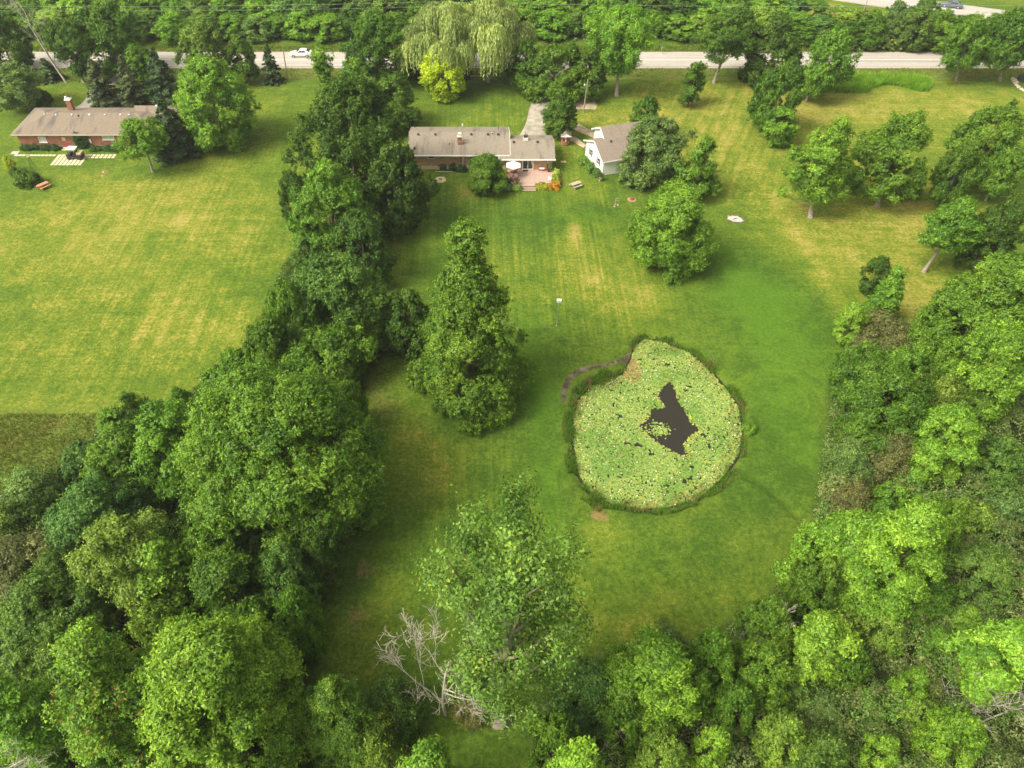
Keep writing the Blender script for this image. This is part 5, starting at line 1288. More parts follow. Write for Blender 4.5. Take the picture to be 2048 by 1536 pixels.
potplant(5.35, 109.35, DZ, 1.0, (.05, .09, .02), 'dark potted plant at the front left corner of the deck'); potplant(6.5, 109.45, DZ, 1.2, (.20, .12, .04), 'brown-leaved potted plant on the front deck edge')
# white garden chair behind the yellow bushes
wc = empty('lounge_chair', (12.0, 110.55, DZ), R_(150), 'white plastic chair on the right end of the deck', 'chair')
MB().box(-.27, -.25, .36, .27, .25, .41).build('seat', M['white'], wc); MB().box(-.27, .25, .36, .27, .30, .9).build('backrest', M['white'], wc)
for sx in (-.24, .24):
    for sy in (-.22, .24): MB().box(sx - .025, sy - .025, 0, sx + .025, sy + .025, .36).build('leg', M['white'], wc)
# beds round the deck
def bush(x, y, w, d, hgt, col, label, n=3500, leaf=.16, mat='leaf', kind='shrub', name='flowering_bush'):
    e = empty(name, (x, y, hz(x, y) - .03), 0, label, 'bush')
    cm, L = crown_mesh('foliage', 'shrub', hgt, w / 2, hash_(label), n, leaf, fb=.02, lobes=14, clump_r=.16, mat=mat, rough=.7); c = link_mesh('foliage', cm, e); c.color = (*col, 1); c.scale = (1, d / w, 1)
    return e
M['leaf_orange'] = leafmat('leaves_orange_blooms', tip=(.80, .36, .03), tipamt=.55); M['leaf_orange2'] = leafmat('leaves_few_orange', tip=(.75, .33, .03), tipamt=.15)
bush(10.6, 108.9, 2.6, 1.3, .8, (.30, .34, .03), 'yellow-green leafy bush right of the deck steps'); bush(12.5, 109.1, 2.0, 1.5, .9, (.35, .30, .03), 'bright orange and yellow lilies at the right deck corner', mat='leaf_orange')
bush(13.1, 111.2, 1.1, 2.4, .7, (.20, .28, .03), 'orange-flecked plants along the right side of the deck', 2500, mat='leaf_orange2'); bush(13.2, 113.2, .9, 1.8, .6, (.35, .46, .10), 'pale green plants by the house corner', 1800)
bush(5.2, 108.6, 1.5, 1.1, .6, (.09, .19, .05), 'dark green hostas at the left front of the deck'); bush(6.5, 108.4, 1.5, .9, .55, (.20, .34, .05), 'spiky light green plants left of the deck steps', leaf=.2)
bush(4.75, 110.2, .8, 1.8, .6, (.18, .22, .03), 'orange-flecked plants along the left side of the deck', 1600, mat='leaf_orange2')
bush(-5.9, 115.0, 1.2, .8, .8, (.06, .10, .03), 'scraggly dark plant against the house wall, leftmost of three', 900); bush(-4.3, 114.95, .8, .7, 1.2, (.045, .09, .02), 'upright dark plant against the house wall, middle of three', 900); bush(-2.7, 114.6, 2.2, 1.1, .9, (.045, .09, .03), 'dark spreading bush at the chimney base, rightmost of three', 3000)
pp = MB().tube([(-1.4, 0, .12), (0, .02, .14), (1.4, .05, .12)], .06, 8).build('downpipe', M['metal'], None); pp.location = (-5.6, 114.2, 0); tag(pp, 'white drainpipe lying on the ground along the house', 'pipe')
# aerial mast
am = empty('aerial_mast', (-2.45, 114.45, 0), 0, 'thin lattice television mast beside the house chimney', 'aerial')
b = MB(); 
for k in range(3): a = k * 2.094; b.tube([(.16 * math.cos(a), .16 * math.sin(a), 0), (.10 * math.cos(a), .10 * math.sin(a), 5.0)], .018, 4)
for i in range(16):
    z = .3 * i
    for k in range(3): a, a2 = k * 2.094, (k + 1) * 2.094; b.tube([(.15 * math.cos(a), .15 * math.sin(a), z), (.15 * math.cos(a2), .15 * math.sin(a2), z + .3)], .010, 3)
b.build('lattice', M['metal'], am); MB().tube([(0, 0, 5), (0, 0, 8.2)], .022, 5).build('pole', M['metal'], am)
b = MB().tube([(-.7, 0, 5.4), (.7, 0, 5.5)], .014, 4)
for i in range(8): b.tube([(-.65 + i * .18, -.45 + i * .03, 5.45), (-.65 + i * .18, .45 - i * .03, 5.45)], .008, 3)
b.build('aerial', M['metal'], am)
MB().box(-.12, -.12, 8.2, .12, .12, 8.55).build('anemometer', M['white'], am)

# ------------------------------------------------------------ left brick house
h = empty('brick_house', (-69, 127.3, 0), 0, 'long red brick bungalow with streaked hip roof at upper left', 'house')
ox, oy = -69, 127.3
x0, x1, y0, y1 = -81.5 - ox, -55.5 - ox, 122.2 - oy, 132.6 - oy; ym = (y0 + y1) / 2
MB().box(x0 + .6, y0 + .55, .5, x1 - .6, y1 - .6, 2.72).build('wall', M['brick_red'], h); MB().box(x0 + .56, y0 + .51, -.3, x1 - .56, y1 - .56, .5).build('foundation', simple('grey_foundation', (.28, .21, .17), .9, .2, 3), h)
zr, ze = 4.25, 2.75; th = .14
b = MB(); V8 = [(x0, y0, ze), (x1, y0, ze), (x1, y1, ze), (x0, y1, ze), (x0 + 5.2, ym, zr), (x1 - 5.2, ym, zr)]
b.add(V8 + [(x, y, z - th) for x, y, z in V8[:4]], [(0,1,5,4),(1,2,5),(2,3,4,5),(3,0,4),(9,8,7,6),(6,7,1,0),(7,8,2,1),(8,9,3,2),(9,6,0,3)])
rf = b.build('roof', M['roof_left'], h)
b = MB(); xx0, xx1, yy0, yy1 = -60.5 - ox, -53.5 - ox, 126.6 - oy, 133.4 - oy; yym = (yy0 + yy1) / 2
MB().box(xx0 + 2, yy0 + .5, -.3, xx1 - .5, yy1 - .5, 2.70).build('wall', M['brick_red'], h)['label'] = 'rear right wing wall'
V8 = [(xx0, yy0, ze + .01), (xx1, yy0, ze + .01), (xx1, yy1, ze + .01), (xx0, yy1, ze + .01), (xx0 - 1.5, yym, zr + .12), (xx1 - 4, yym, zr + .12)]
b.add(V8 + [(x, y, z - th) for x, y, z in V8[:4]], [(0,1,5,4),(1,2,5),(2,3,4,5),(3,0,4),(9,8,7,6),(6,7,1,0),(7,8,2,1),(8,9,3,2),(9,6,0,3)])
b.build('roof', M['roof_left'], h)['label'] = 'rear right roof wing'
MB().box(x0 - .03, y0 - .05, 2.56, x1, y0 - .002, 2.74).box(x0 - .05, y0, 2.56, x0 - .002, y1, 2.74).build('gutter', simple('beige_gutter', (.55, .49, .38), .6, .05, 3), h)
ch = MB().box(-74.1 - ox, 130.0 - oy, 3.2, -73.2 - ox, 130.7 - oy, 5.3).build('chimney', M['brick_red'], h)
MB().box(-74.2 - ox, 129.9 - oy, 5.3, -73.1 - ox, 130.8 - oy, 5.45).build('cap', M['white'], ch)
MB().lathe([(.16, 5.45), (.16, 5.7), (.24, 5.72), (.2, 5.9), (.03, 5.95)], 10, (-73.9 - ox, 130.35 - oy)).lathe([(.13, 5.45), (.13, 5.6), (.2, 5.62), (.03, 5.75)], 10, (-73.45 - ox, 130.35 - oy)).build('flue', M['white'], ch)
for px_, in ((113,), (145,), (180,), (211,), (242,), (259,)): vent(rf, G(px_, 229, 4.1)[0] - ox, -.45, 4.0, 'white', .15)
vent(rf, G(91, 227, 4.1)[0] - ox, -.3, 4.0, 'white', .11); vent(rf, G(157, 230, 4.1)[0] - ox, -.7, 3.95, 'darkmetal', .15); vent(rf, G(303, 232, 4.1)[0] - ox, 2.5, 4.3, 'white', .22)
yw = y0 + .55
window(h, -77.6 - ox + .3, 1.05, -76.3 - ox + .3, 2.1, yw, 2, 1, 'curtain', sill=True); window(h, -66.0 - ox, 1.55, -63.9 - ox, 2.62, yw, 2, 1, 'curtain', sill=True)
window(h, -65.2 - ox, .05, -64.0 - ox, .45, yw - .04, 1, 1, 'glass', name='basement_window')
d = MB().box(-73.35 - ox, yw - .05, .15, -72.35 - ox, yw + .02, 2.25).build('door', simple('red_door', (.33, .09, .055), .6, .08, 3), h); MB().box(-73.15 - ox, yw - .07, 1.35, -72.55 - ox, yw - .051, 2.0).build('pane', M['curtain'], d)
MB().box(-72.50 - ox, yw - .10, 1.0, -72.42 - ox, yw - .05, 1.12).build('handle', M['metal'], d); MB().box(-73.5 - ox, yw - 1.0, -.1, -72.2 - ox, yw - .03, .15).build('step', M['concrete'], h)
MB().box(-68.4 - ox, yw - .15, .9, -68.15 - ox, yw - .01, 1.7).build('meter', M['white'], h); MB().lathe([(.1, 2.35), (.12, 2.5), (.03, 2.55)], 8, (-73.9 - ox, yw - .15)).build('wall_lamp', M['white'], h)
# climbing vine
cm, _ = crown_mesh('foliage', 'oval', 3.1, 1.25, 77, 5200, .17, fb=.0, lobes=26, rough=1.0, clump_r=.2); v = empty('climbing_vine', (-70.0, 122.55, 0), 0, 'dark green vine climbing the wall of the red brick house', 'vine'); c = link_mesh('foliage', cm, v); c.color = (.035, .085, .018, 1); c.scale = (1, .28, 1)
link_mesh('stems', trunk_mesh('stems', 3, 1, .1, [], 3), v).scale = (.5, .5, .9)
for i, (px, w) in enumerate(((52, 2.0), (72, 2.1), (93, 2.0), (112, 1.9))):
    X_, Y_ = G(px, 301); bush(X_, 121.95, w, .9, .75, (.045, .105, .022), ['leafiest', 'second', 'third', 'fourth'][i] + f' plant from the left in the bed along the red brick wall', 1600, name='bedding_plant')
for i, px in enumerate((190, 214, 236)):
    X_, Y_ = G(px, 303); bush(X_, 121.6, 2.2, 1.1, .8, (.055, .13, .026), ['low green plant below the vine on the brick wall', 'green plant below the right window of the red brick house', 'green plant beside the small round tree and brick wall'][i], 1800, name='bedding_plant')
ORD = ['first', 'second', 'third', 'fourth', 'fifth', 'sixth', 'seventh', 'eighth', 'ninth', 'tenth', 'eleventh', 'twelfth', 'thirteenth', 'fourteenth']
# pavers: path row and grid
pm = bpy.data.meshes.new('paving_stone'); b = MB().box(-.27, -.27, 0, .27, .27, .05); pm.from_pydata(b.v, [], b.f); pm.materials.append(M['paver'])
def paver(x, y, lab, grp):
    o = bpy.data.objects.new('paving_stone', pm); o.location = (x, y, hz(x, y) + .012); o.rotation_euler = (0, 0, RJ.uniform(-.05, .05)); o.scale = (RJ.uniform(.93, 1.05), RJ.uniform(.93, 1.05), 1); COL.objects.link(o); tag(o, lab, 'paving stone', grp)
px0, py0 = G(33, 311); px1, _ = G(112, 311)
k = 0; x = px0
while x < px1: k += 1; paver(x, py0, f'cream stone, {ORD[k - 1]} from the left in the single row beside the bed', 'stepping stones along the bed'); x += .66
gxl, gyb = G(104, 329.5); gyt = G(104, 311)[1]; ncol, nrow = 8, 6
for r_ in range(nrow):
    for c_ in range(ncol): paver(gxl + c_ * .68 + .05, gyb + r_ * (gyt - gyb) / (nrow - 1), f'cream stone, {ORD[c_]} from the left in the {ORD[r_]} row of the paved grid', 'paved grid stones')
qx, qy = G(172, 311)
for r_ in range(2):
    for c_ in range(8): paver(qx + c_ * .72, qy - r_ * .75, f'cream stone, {ORD[c_]} from the left in the {["back", "front"][r_]} line right of the cart', 'double row of stones')
ss = MB().box(-.7, -.5, 0, .6, .5, .06).build('stone_slab', M['whitestone'], None); ss.location = (*G(31, 306), .01); tag(ss, 'pinkish stone slab at the left end of the stone row', 'stone slab')
# utility cart
cx_, cy_ = G(153, 317)
ct = empty('utility_cart', (cx_, cy_, .05), R_(-3), 'dark utility cart with a white roof parked on the paved grid', 'cart')
MB().add([(-1.3,-.62,.45),(1.35,-.62,.45),(1.35,.62,.45),(-1.3,.62,.45),(-1.3,-.62,.85),(-.6,-.62,.98),(-.5,-.62,.62),(.35,-.62,.62),(.45,-.62,.95),(1.35,-.62,.95),(-1.3,.62,.85),(-.6,.62,.98),(-.5,.62,.62),(.35,.62,.62),(.45,.62,.95),(1.35,.62,.95)],
    [(3,2,1,0),(0,1,9,8,7,6,5,4),(2,3,10,11,12,13,14,15),(0,4,10,3),(1,2,15,9),(4,5,11,10),(5,6,12,11),(6,7,13,12),(7,8,14,13),(8,9,15,14)]).build('body', simple('black_purple_body', (.045, .035, .05), .4, .1, 4), ct)
MB().box(-.95, -.66, 1.85, .62, .66, 1.93).build('roof', simple('pinkish_white_roof', (.78, .72, .74), .5, .03, 3), ct, bevel=.03)
b = MB()
for sx, bx in ((-.9, -.65), (.55, .45)):
    for sy in (-.6, .6): b.tube([(bx, sy, .9), (sx, sy, 1.86)], .03, 5)
b.build('roof_frame', M['dark'], ct); MB().box(-.2, -.5, .62, .3, .5, .85).box(.25, -.5, .8, .40, .5, 1.35).build('seat', M['dark'], ct, bevel=.03)
MB().box(.62, -.6, .96, 1.4, .6, 1.28).build('cargo_bed', simple('beige_cargo_box', (.50, .42, .25), .7, .1, 3), ct)
MB().tube([(-.45, -.2, 1.25), (-.7, -.2, .95)], .03, 5).lathe([(.14, 1.24), (.16, 1.26), (.14, 1.28)], 10, (-.42, -.2)).build('steering_wheel', M['dark'], ct)
def wheel(parent, x, y, r, w, rim='metal'):
    b = MB(); b.tube([(x, y - w / 2, r), (x, y - w / 2 + .02, r), (x, y + w / 2 - .02, r), (x, y + w / 2, r)], [r * .9, r, r, r * .9], 18)
    o = b.build('wheel', M['dark'], parent); b2 = MB(); b2.tube([(x, y - w / 2 - .012, r), (x, y + w / 2 + .012, r)], r * .6, 12); b2.build('rim', M[rim], o); return o
for x in (-.95, .95):
    for y in (-.58, .58): wheel(ct, x, y, .33 if x < 0 else .38, .24, 'darkmetal')
# picnic tables
def picnic(px, py, rz, mat, label, umb=False):
    x, y = G(px, py); p = empty('picnic_table', (x, y, hz(x, y)), rz, label, 'picnic table')
    b = MB()
    for i in range(5): b.box(-.9, -.375 + i * .152, .72, .9, -.375 + i * .152 + .142, .76)
    b.build('tabletop', M[mat], p)
    for s in (-1, 1):
        b = MB(); 
        for i in range(2): b.box(-.9, s * .62 - .14 + i * .145, .42, .9, s * .62 - .14 + i * .145 + .135, .46)
        b.build('seat', M[mat], p)
    for xx in (-.62, .62):
        for s in (-1, 1): MB().tube([(xx, s * .25, .72), (xx, s * .68, 0)], .05, 4).build('leg', M[mat], p)
        MB().box(xx - .03, -.74, .36, xx + .03, .74, .42).build('crossbar', M[mat], p)
    return p
picnic(89, 377, R_(52), 'redwood', 'red-stained picnic table on the left lawn'); picnic(1151, 374, R_(32), 'greywood', 'weathered grey picnic table right of the deck')
# lawn windmill ornament
x, y = G(68, 339); w = empty('garden_windmill', (x, y, hz(x, y)), .3, 'small green garden windmill with a yellow collar on the left lawn', 'garden ornament')
b = MB()
for sx, sy in ((1, 1), (1, -1), (-1, 1), (-1, -1)): b.tube([(sx * .42, sy * .42, 0), (sx * .07, sy * .07, 2.3)], .025, 4)
for z in (.5, 1.0, 1.5): k = .42 - z * .152; b.tube([(k, k, z), (-k, k, z), (-k, -k, z), (k, -k, z), (k, k, z)], .015, 4)
b.build('tower', simple('green_paint', (.035, .10, .035), .6, .1, 4), w); MB().lathe([(.1, 2.2), (.26, 2.32), (.26, 2.38), (.1, 2.4)], 12).build('platform', M['yellow'], w)
b = MB()
for k in range(8):
    a = k * math.pi / 4; b.add([(.05 * math.cos(a), -.12, 2.6 + .05 * math.sin(a)), (.3 * math.cos(a - .15), -.13, 2.6 + .3 * math.sin(a - .15)), (.3 * math.cos(a + .15), -.10, 2.6 + .3 * math.sin(a + .15))], [(0, 1, 2)])
b.build('blades', M['metal'], w); MB().box(-.05, -.12, 2.38, .05, .3, 2.66).add([(0, .3, 2.5), (0, .55, 2.4), (0, .55, 2.8)], [(0, 1, 2)]).build('head', M['metal'], w)

# ------------------------------------------------------------ white garage
g = empty('garage', (21.0, 113.3, 0), R_(17), 'white garage with brown roof and two shuttered windows beside the brick house', 'garage')
D, Wd = 7.3, 11.0
def gab_y(x0, x1, y0, y1, z0, ze, zr): return gable_walls(x0, x1, y0, y1, z0, ze, zr)
gab_y(0, Wd, 0, D, -.1, 2.5, 4.15).build('wall', M['siding'], g)
rg = gable_roof(-.35, Wd + .3, -.4, D + .4, 2.62, 4.42).build('roof', M['roof_grey'], g)
rg.data.materials[0] = shinglemat('dark_brown_shingles', (.25, .20, .16), .15)
b = MB()   # white barge boards on the gable facing left
for s, (ya, yb) in enumerate(((-.4, D / 2), (D + .4, D / 2))):
    b.add([(-.42, ya, 2.42), (-.42, yb, 4.22), (-.42, yb, 4.47), (-.42, ya, 2.67), (-.352, ya, 2.42), (-.352, yb, 4.22), (-.352, yb, 4.47), (-.352, ya, 2.67)], [(0,1,2,3),(7,6,5,4),(3,2,6,7),(0,4,5,1),(0,3,7,4)])
b.box(-.35, -.46, 2.44, Wd + .3, -.405, 2.64).build('trim', M['white'], g)
gable_walls(2.6, 9.5, 4.4, 9.9, -.1, 3.0, 4.5).build('wall', M['siding'], g)['label'] = 'rear wing wall'
gr = gable_roof(2.2, 9.9, 4.0, 10.3, 3.12, 4.85).build('roof', rg.data.materials[0], g); gr['label'] = 'taller rear roof'
b = MB()
for ya, yb in ((4.0, 7.15), (10.3, 7.15)): b.add([(2.13, ya, 2.9), (2.13, yb, 4.62), (2.13, yb, 4.9), (2.13, ya, 3.18), (2.198, ya, 2.9), (2.198, yb, 4.62), (2.198, yb, 4.9), (2.198, ya, 3.18)], [(0,1,2,3),(7,6,5,4),(3,2,6,7),(0,4,5,1),(0,3,7,4)])
b.build('trim', M['white'], g); vent(rg, 2.4, 3.0, 4.2)
for yc in (1.9, 5.1):
    wdw = window(g, yc - .38, 1.05, yc + .38, 2.15, -.0, 1, 2, 'glass', ax='y', fr=.06)
    for s in (-1, 1): bb_ = MB().box(-.05, yc + s * .52 - .12, 1.02, -.003, yc + s * .52 + .12, 2.18).build('shutter', M['dark'], wdw)
MB().box(3.8, -.04, 0.0, 6.6, -.002, 2.2).build('garage_door', M['siding'], g)
bush(18.3, 117.9, 1.0, 2.0, .8, (.13, .26, .03), 'light green plants along the far part of the garage side wall', 1600, name='bedding_plant'); bush(19.2, 115.4, .9, 2.2, .7, (.10, .21, .03), 'green plants along the middle of the garage side wall', 1600, name='bedding_plant'); bush(20.2, 113.6, .7, 1.4, .5, (.07, .16, .03), 'low green plants by the near corner of the garage', 900, name='bedding_plant')
x, y = G(1200, 361); potplant(x, y, hz(x, y), 1.4, (.08, .12, .03), 'stone planter on the lawn before the garage corner', 'concrete')
x, y = G(1287, 375); tp = empty('tarp', (x, y, 0), 0, 'black tarpaulin heap under the grey-green garage tree', 'tarp')
MB().add([(-1.4,-.6,0),(1.4,-.5,0),(1.5,.6,0),(-1.3,.7,0),(-.8,-.2,.5),(.9,-.1,.45),(.8,.4,.4),(-.7,.4,.55),(0,0,.62)],[(0,1,5,8,4),(1,2,6,5),(2,3,7,8,6),(3,0,4,7),(4,8,7),(5,6,8)]).build('sheet', M['dark'], tp)
x, y = G(1311, 361); cb_ = empty('clay_urn', (x, y, hz(x, y)), 0, 'brown clay urn at the foot of the grey-green garage tree', 'urn'); MB().lathe([(.15,0),(.32,.25),(.34,.45),(.2,.62),(.24,.68)], 14).build('body', M['clay'], cb_)

# ------------------------------------------------------------ wishing well
x, y = G(1130, 288); w = empty('wishing_well', (x, y, 0), 0, 'brick wishing well with a shingled white-trimmed roof', 'wishing well')
MB().lathe([(.72, 0), (.75, .75), (.78, .8), (.55, .8), (.52, .1)], 18).build('basin', M['brick_red'], w)
for sy in (-.6, .6): MB().box(-.06, sy - .06, 0, .06, sy + .06, 2.0).build('post', M['white'], w)
b = MB(); b.add([(-.95, -.95, 1.85), (-.95, .95, 1.85), (0, .95, 2.5), (0, -.95, 2.5), (.95, -.95, 1.85), (.95, .95, 1.85)], [(0, 3, 2, 1), (3, 4, 5, 2)]).build('roof', M['roof_left'], w)
MB().add([(-.8, -.9, 1.88), (.8, -.9, 1.88), (0, -.9, 2.42), (-.95, -.97, 1.78), (.95, -.97, 1.78), (0, -.97, 2.46)], [(0, 1, 2)]).box(-.95, -.99, 1.78, .95, -.93, 1.90).build('gable_trim', M['white'], w)
MB().tube([(0, -.6, 1.3), (0, .6, 1.3)], .05, 8).build('winch', M['greywood'], w)
st = MB().box(-.45, -.28, 0, .45, .28, .05).build('stone_slab', M['sand'], None); st.location = (*G(1127, 324), .03); tag(st, 'pale rectangular slab in the grass between house and garage', 'stone slab')

# ------------------------------------------------------------ lawn things
def fixed(px, py): x, y = G(px, py); return (x, y, hz(x, y))
# round tan fire pit pad
f = empty('fire_pit', fixed(881, 359), 0, 'round tan gravel pad with a stone slab near the brick house', 'fire pit')
MB().lathe([(.95, -.02), (.95, .05), (.80, .07), (.02, .07)], 24).build('pad', M['sand'], f); MB().box(-.4, -.75, .07, .4, -.45, .16).build('slab', M['concrete'], f); MB().box(-.35, .4, .07, .35, .65, .15).build('slab', M['concrete'], f); MB().lathe([(.3, .07), (.3, .2), (.22, .2), (.22, .08)], 12).build('ring', M['pole'], f)
# pale limestone pad at right
f = empty('fire_pit', fixed(1471, 438), 0, 'white stone pad ringed by brown blocks on the right lawn', 'fire pit')
out = [(-1.25, .1), (-1.0, .7), (-.3, .95), (.5, .85), (.95, .3), (1.15, -.55), (.5, -.85), (-.3, -.8), (-.8, -.35)]
MB().prism(out, -.02, .07).build('pad', M['whitestone'], f)
for k, (xx, yy) in enumerate(((-.9, .85), (-.4, 1.08), (.2, 1.06), (.75, .8), (1.1, .35), (1.3, -.1), (1.35, -.6), (.2, -1.0), (-.3, -.98), (-.95, -.6))):
    s = MB().box(xx - .2, yy - .1, 0, xx + .2, yy + .1, .14, rz=[.1, .05, -.05, -.4, -.9, -1.1, -1.3, 0, .1, -.7][k]).build('edging_block', simple('edging%d' % k, (.38 + .03 * (k % 3), .25, .17), .9, .15, 3) if k < 1 else M['bark'], f)
MB().tube([(-.35, -.1, .11), (.25, .2, .11)], .05, 6).build('iron_rod', M['darkmetal'], f)
# bird box on tall thin pole
def box_on_pole(px, pyb, pyt, wbox, label, cat, name):
    x, y = G(px, pyb); v = (pyt - CY) / F; Hh = CAMH - y * (S_ + v * C_) / (C_ - v * S_)
    e = empty(name, (x, y, hz(x, y)), 0, label, cat)
    MB().tube([(0, 0, -.2), (0, 0, Hh)], .03, 6).build('pole', M['metal'], e)
    b = MB().box(-wbox / 2, -wbox * .4, Hh - .05, wbox / 2, wbox * .4, Hh + wbox * .55).add([(-wbox * .6, -wbox * .5, Hh + wbox * .55), (wbox * .6, -wbox * .5, Hh + wbox * .55), (wbox * .6, wbox * .5, Hh + wbox * .55), (-wbox * .6, wbox * .5, Hh + wbox * .55), (-wbox * .6, 0, Hh + wbox * .85), (wbox * .6, 0, Hh + wbox * .85)], [(0, 1, 5, 4), (2, 3, 4, 5), (0, 4, 3), (1, 2, 5), (3, 2, 1, 0)])
    b.build('house', M['white'], e); o = MB()
    for i in range(3): o.lathe([(.03, 0), (.03, .01)], 8, (0, 0))
    MB().box(-.04, -wbox * .4 - .01, Hh + .1, .04, -wbox * .4 - .001, Hh + .18).build('entrance', M['dark'], e)
    MB().lathe([(.16, -.05), (.12, .06), (.03, .08)], 8).build('footing', M['pole'], e)
box_on_pole(1113, 652, 604, .48, 'white bird house on a tall thin pole on the middle lawn', 'bird house', 'bird_house')
box_on_pole(904, 512, 505, .30, 'short white post with a cap on the lawn left of the pyramid-shaped tree', 'post', 'garden_post')
# trellis and rocks, stump ring
t = empty('garden_trellis', fixed(1233, 410), .3, 'grey bent garden trellis standing among brown rocks', 'garden ornament')
MB().tube([(-.25, 0, 0), (-.25, 0, 1.2), (0, 0, 1.35), (.3, 0, 1.3), (.35, 0, .3)], .035, 5).tube([(-.25, 0, .8), (.33, 0, .8)], .02, 4).tube([(.05, 0, 1.3), (.0, 0, .2)], .02, 4).build('frame', M['metal'], t)
def rock(px, py, s, label, col=(.42, .30, .18), grp=None, cat='rock'):
    x, y, z = fixed(px, py); rs_ = random.Random(px * 7 + py); b = MB()
    pr = [(s * rs_.uniform(.8, 1), -.05), (s * rs_.uniform(.95, 1.1), s * .35), (s * .6, s * .8), (s * .15, s * .9)]; b.lathe(pr, 7)
    b.v = [(a * rs_.uniform(.8, 1.2), c * rs_.uniform(.7, 1.1), d * rs_.uniform(.85, 1.1)) for a, c, d in b.v]
    o = b.build('rock', M['stone'], None); o.location = (x, y, z); o.rotation_euler = (0, 0, rs_.uniform(0, 6)); o.color = (*col, 1); tag(o, label, cat, grp)
rock(1229, 413, .22, 'left brown rock at the foot of the grey trellis'); rock(1236, 410, .2, 'right brown rock at the foot of the grey trellis'); rock(1231, 409, .17, 'back brown rock at the foot of the grey trellis')
s = empty('tree_stump', fixed(1264, 398), 0, 'brown tree stump in a small bare ring right of the trellis', 'tree stump'); MB().lathe([(.42, -.05), (.30, .12), (.26, .38), (.02, .40)], 10).build('stump', M['bark'], s); MB().lathe([(.75, -.03), (.72, .03), (.02, .035)], 16).build('mulch', M['clay'], s)
rock(207, 345, .16, 'pale stone on the bare spot of the left lawn', (.7, .66, .55)); rock(205, 353, .10, 'smaller pale stone below the bare spot of the left lawn', (.7, .66, .55))
# rock-edged black liner at the far right edge
x, y = G(2062, 160); lp = empty('liner_mound', (x, y, 0), 0, 'black covered mound inside a rock border at the right edge', 'mound')
MB().lathe([(2.6, -.1), (2.3, .5), (1.4, 1.2), (.3, 1.6)], 14).build('cover', simple('dark_green_cover', (.022, .035, .025), .7, .3, 3), lp)
for k, (a_, b_) in enumerate(((2028,153),(2025,157),(2026,162),(2029,167),(2033,171),(2037,175),(2042,179),(2047,182),(2033,165),(2030,160))):
    rock(a_, b_, .38, f'pale rock, {ORD[k]} along the border round the black mound', (.52, .44, .33), 'rocks round the black mound')

rfx = [G(px_, 157.5) for px_ in range(925, 1046, 24)]; fe = empty('rail_fence', (rfx[0][0], rfx[0][1], 0), 0, 'thin low rail fence between the willow trunk and the verge', 'fence')
for q in rfx: MB().box(q[0] - rfx[0][0] - .05, -.05, -.1, q[0] - rfx[0][0] + .05, .05, .8).build('post', M['pole'], fe)
MB().box(0, -.07, .55, rfx[-1][0] - rfx[0][0], -.052, .68).build('rail', M['concrete'], fe)
# ------------------------------------------------------------ poles and wires
def upole(px, pyb, topx, topy, label, mat='pole', r=.13, arm=False, lamp=False):
    x, y = G(px, pyb); v = (topy - CY) / F; Hh = CAMH - y * (S_ + v * C_) / (C_ - v * S_)
    xt = (topx - CX) / F * depth_of(y, Hh)
    e = empty('utility_pole', (x, y, hz(x, y)), 0, label, 'utility pole')
    MB().tube([(0, 0, -.2), (xt - x, 0, Hh)], [r, r * .7], 8).build('post', M[mat], e)
    if lamp: MB().tube([(xt - x, 0, Hh * .82), (xt - x - .5, -.2, Hh * .86)], .03, 5).lathe([(.13, Hh * .84), (.1, Hh * .87), (.02, Hh * .88)], 8, (xt - x - .55, -.2)).build('lamp', M['white'], e)
    if arm: MB().box(xt - x - .9, -.05, Hh - .5, xt - x + .9, .05, Hh - .38).build('crossarm', M[mat], e)
    return (xt, y, Hh)
p1 = upole(575, 157, 564, 84, 'thin grey utility pole on the verge left of the white car', r=.12)
p2 = upole(1167, 224, 1176, 158, 'brown utility pole beside the gravel patch', lamp=True)
p3 = upole(1713, 58, 1737, -4, 'thin pale leaning pole in the scrub at upper right', 'metal', .10)
wr = simple('cable', (.30, .32, .30), .6, .05, 3)
def wire(a, b, label, sag=1.0):
    pts = []
    for i in range(13): t = i / 12; pts.append((a[0] + (b[0] - a[0]) * t, a[1] + (b[1] - a[1]) * t, a[2] + (b[2] - a[2]) * t - sag * 4 * t * (1 - t)))
    tag(MB().tube(pts, .018, 4).build('overhead_wire', wr, None), label, 'wire')
wire((-125, 166.5, 9.2), (-8, 166.5, 9.8), 'upper overhead wire along the far road edge, left half', .6); wire((-125, 166.5, 8.3), (-8, 166.5, 8.9), 'lower overhead wire along the far road edge, left half', .6)
wire((-8, 166.5, 9.8), (118, 166.5, 9.2), 'upper overhead wire along the far road edge, right half', .6)

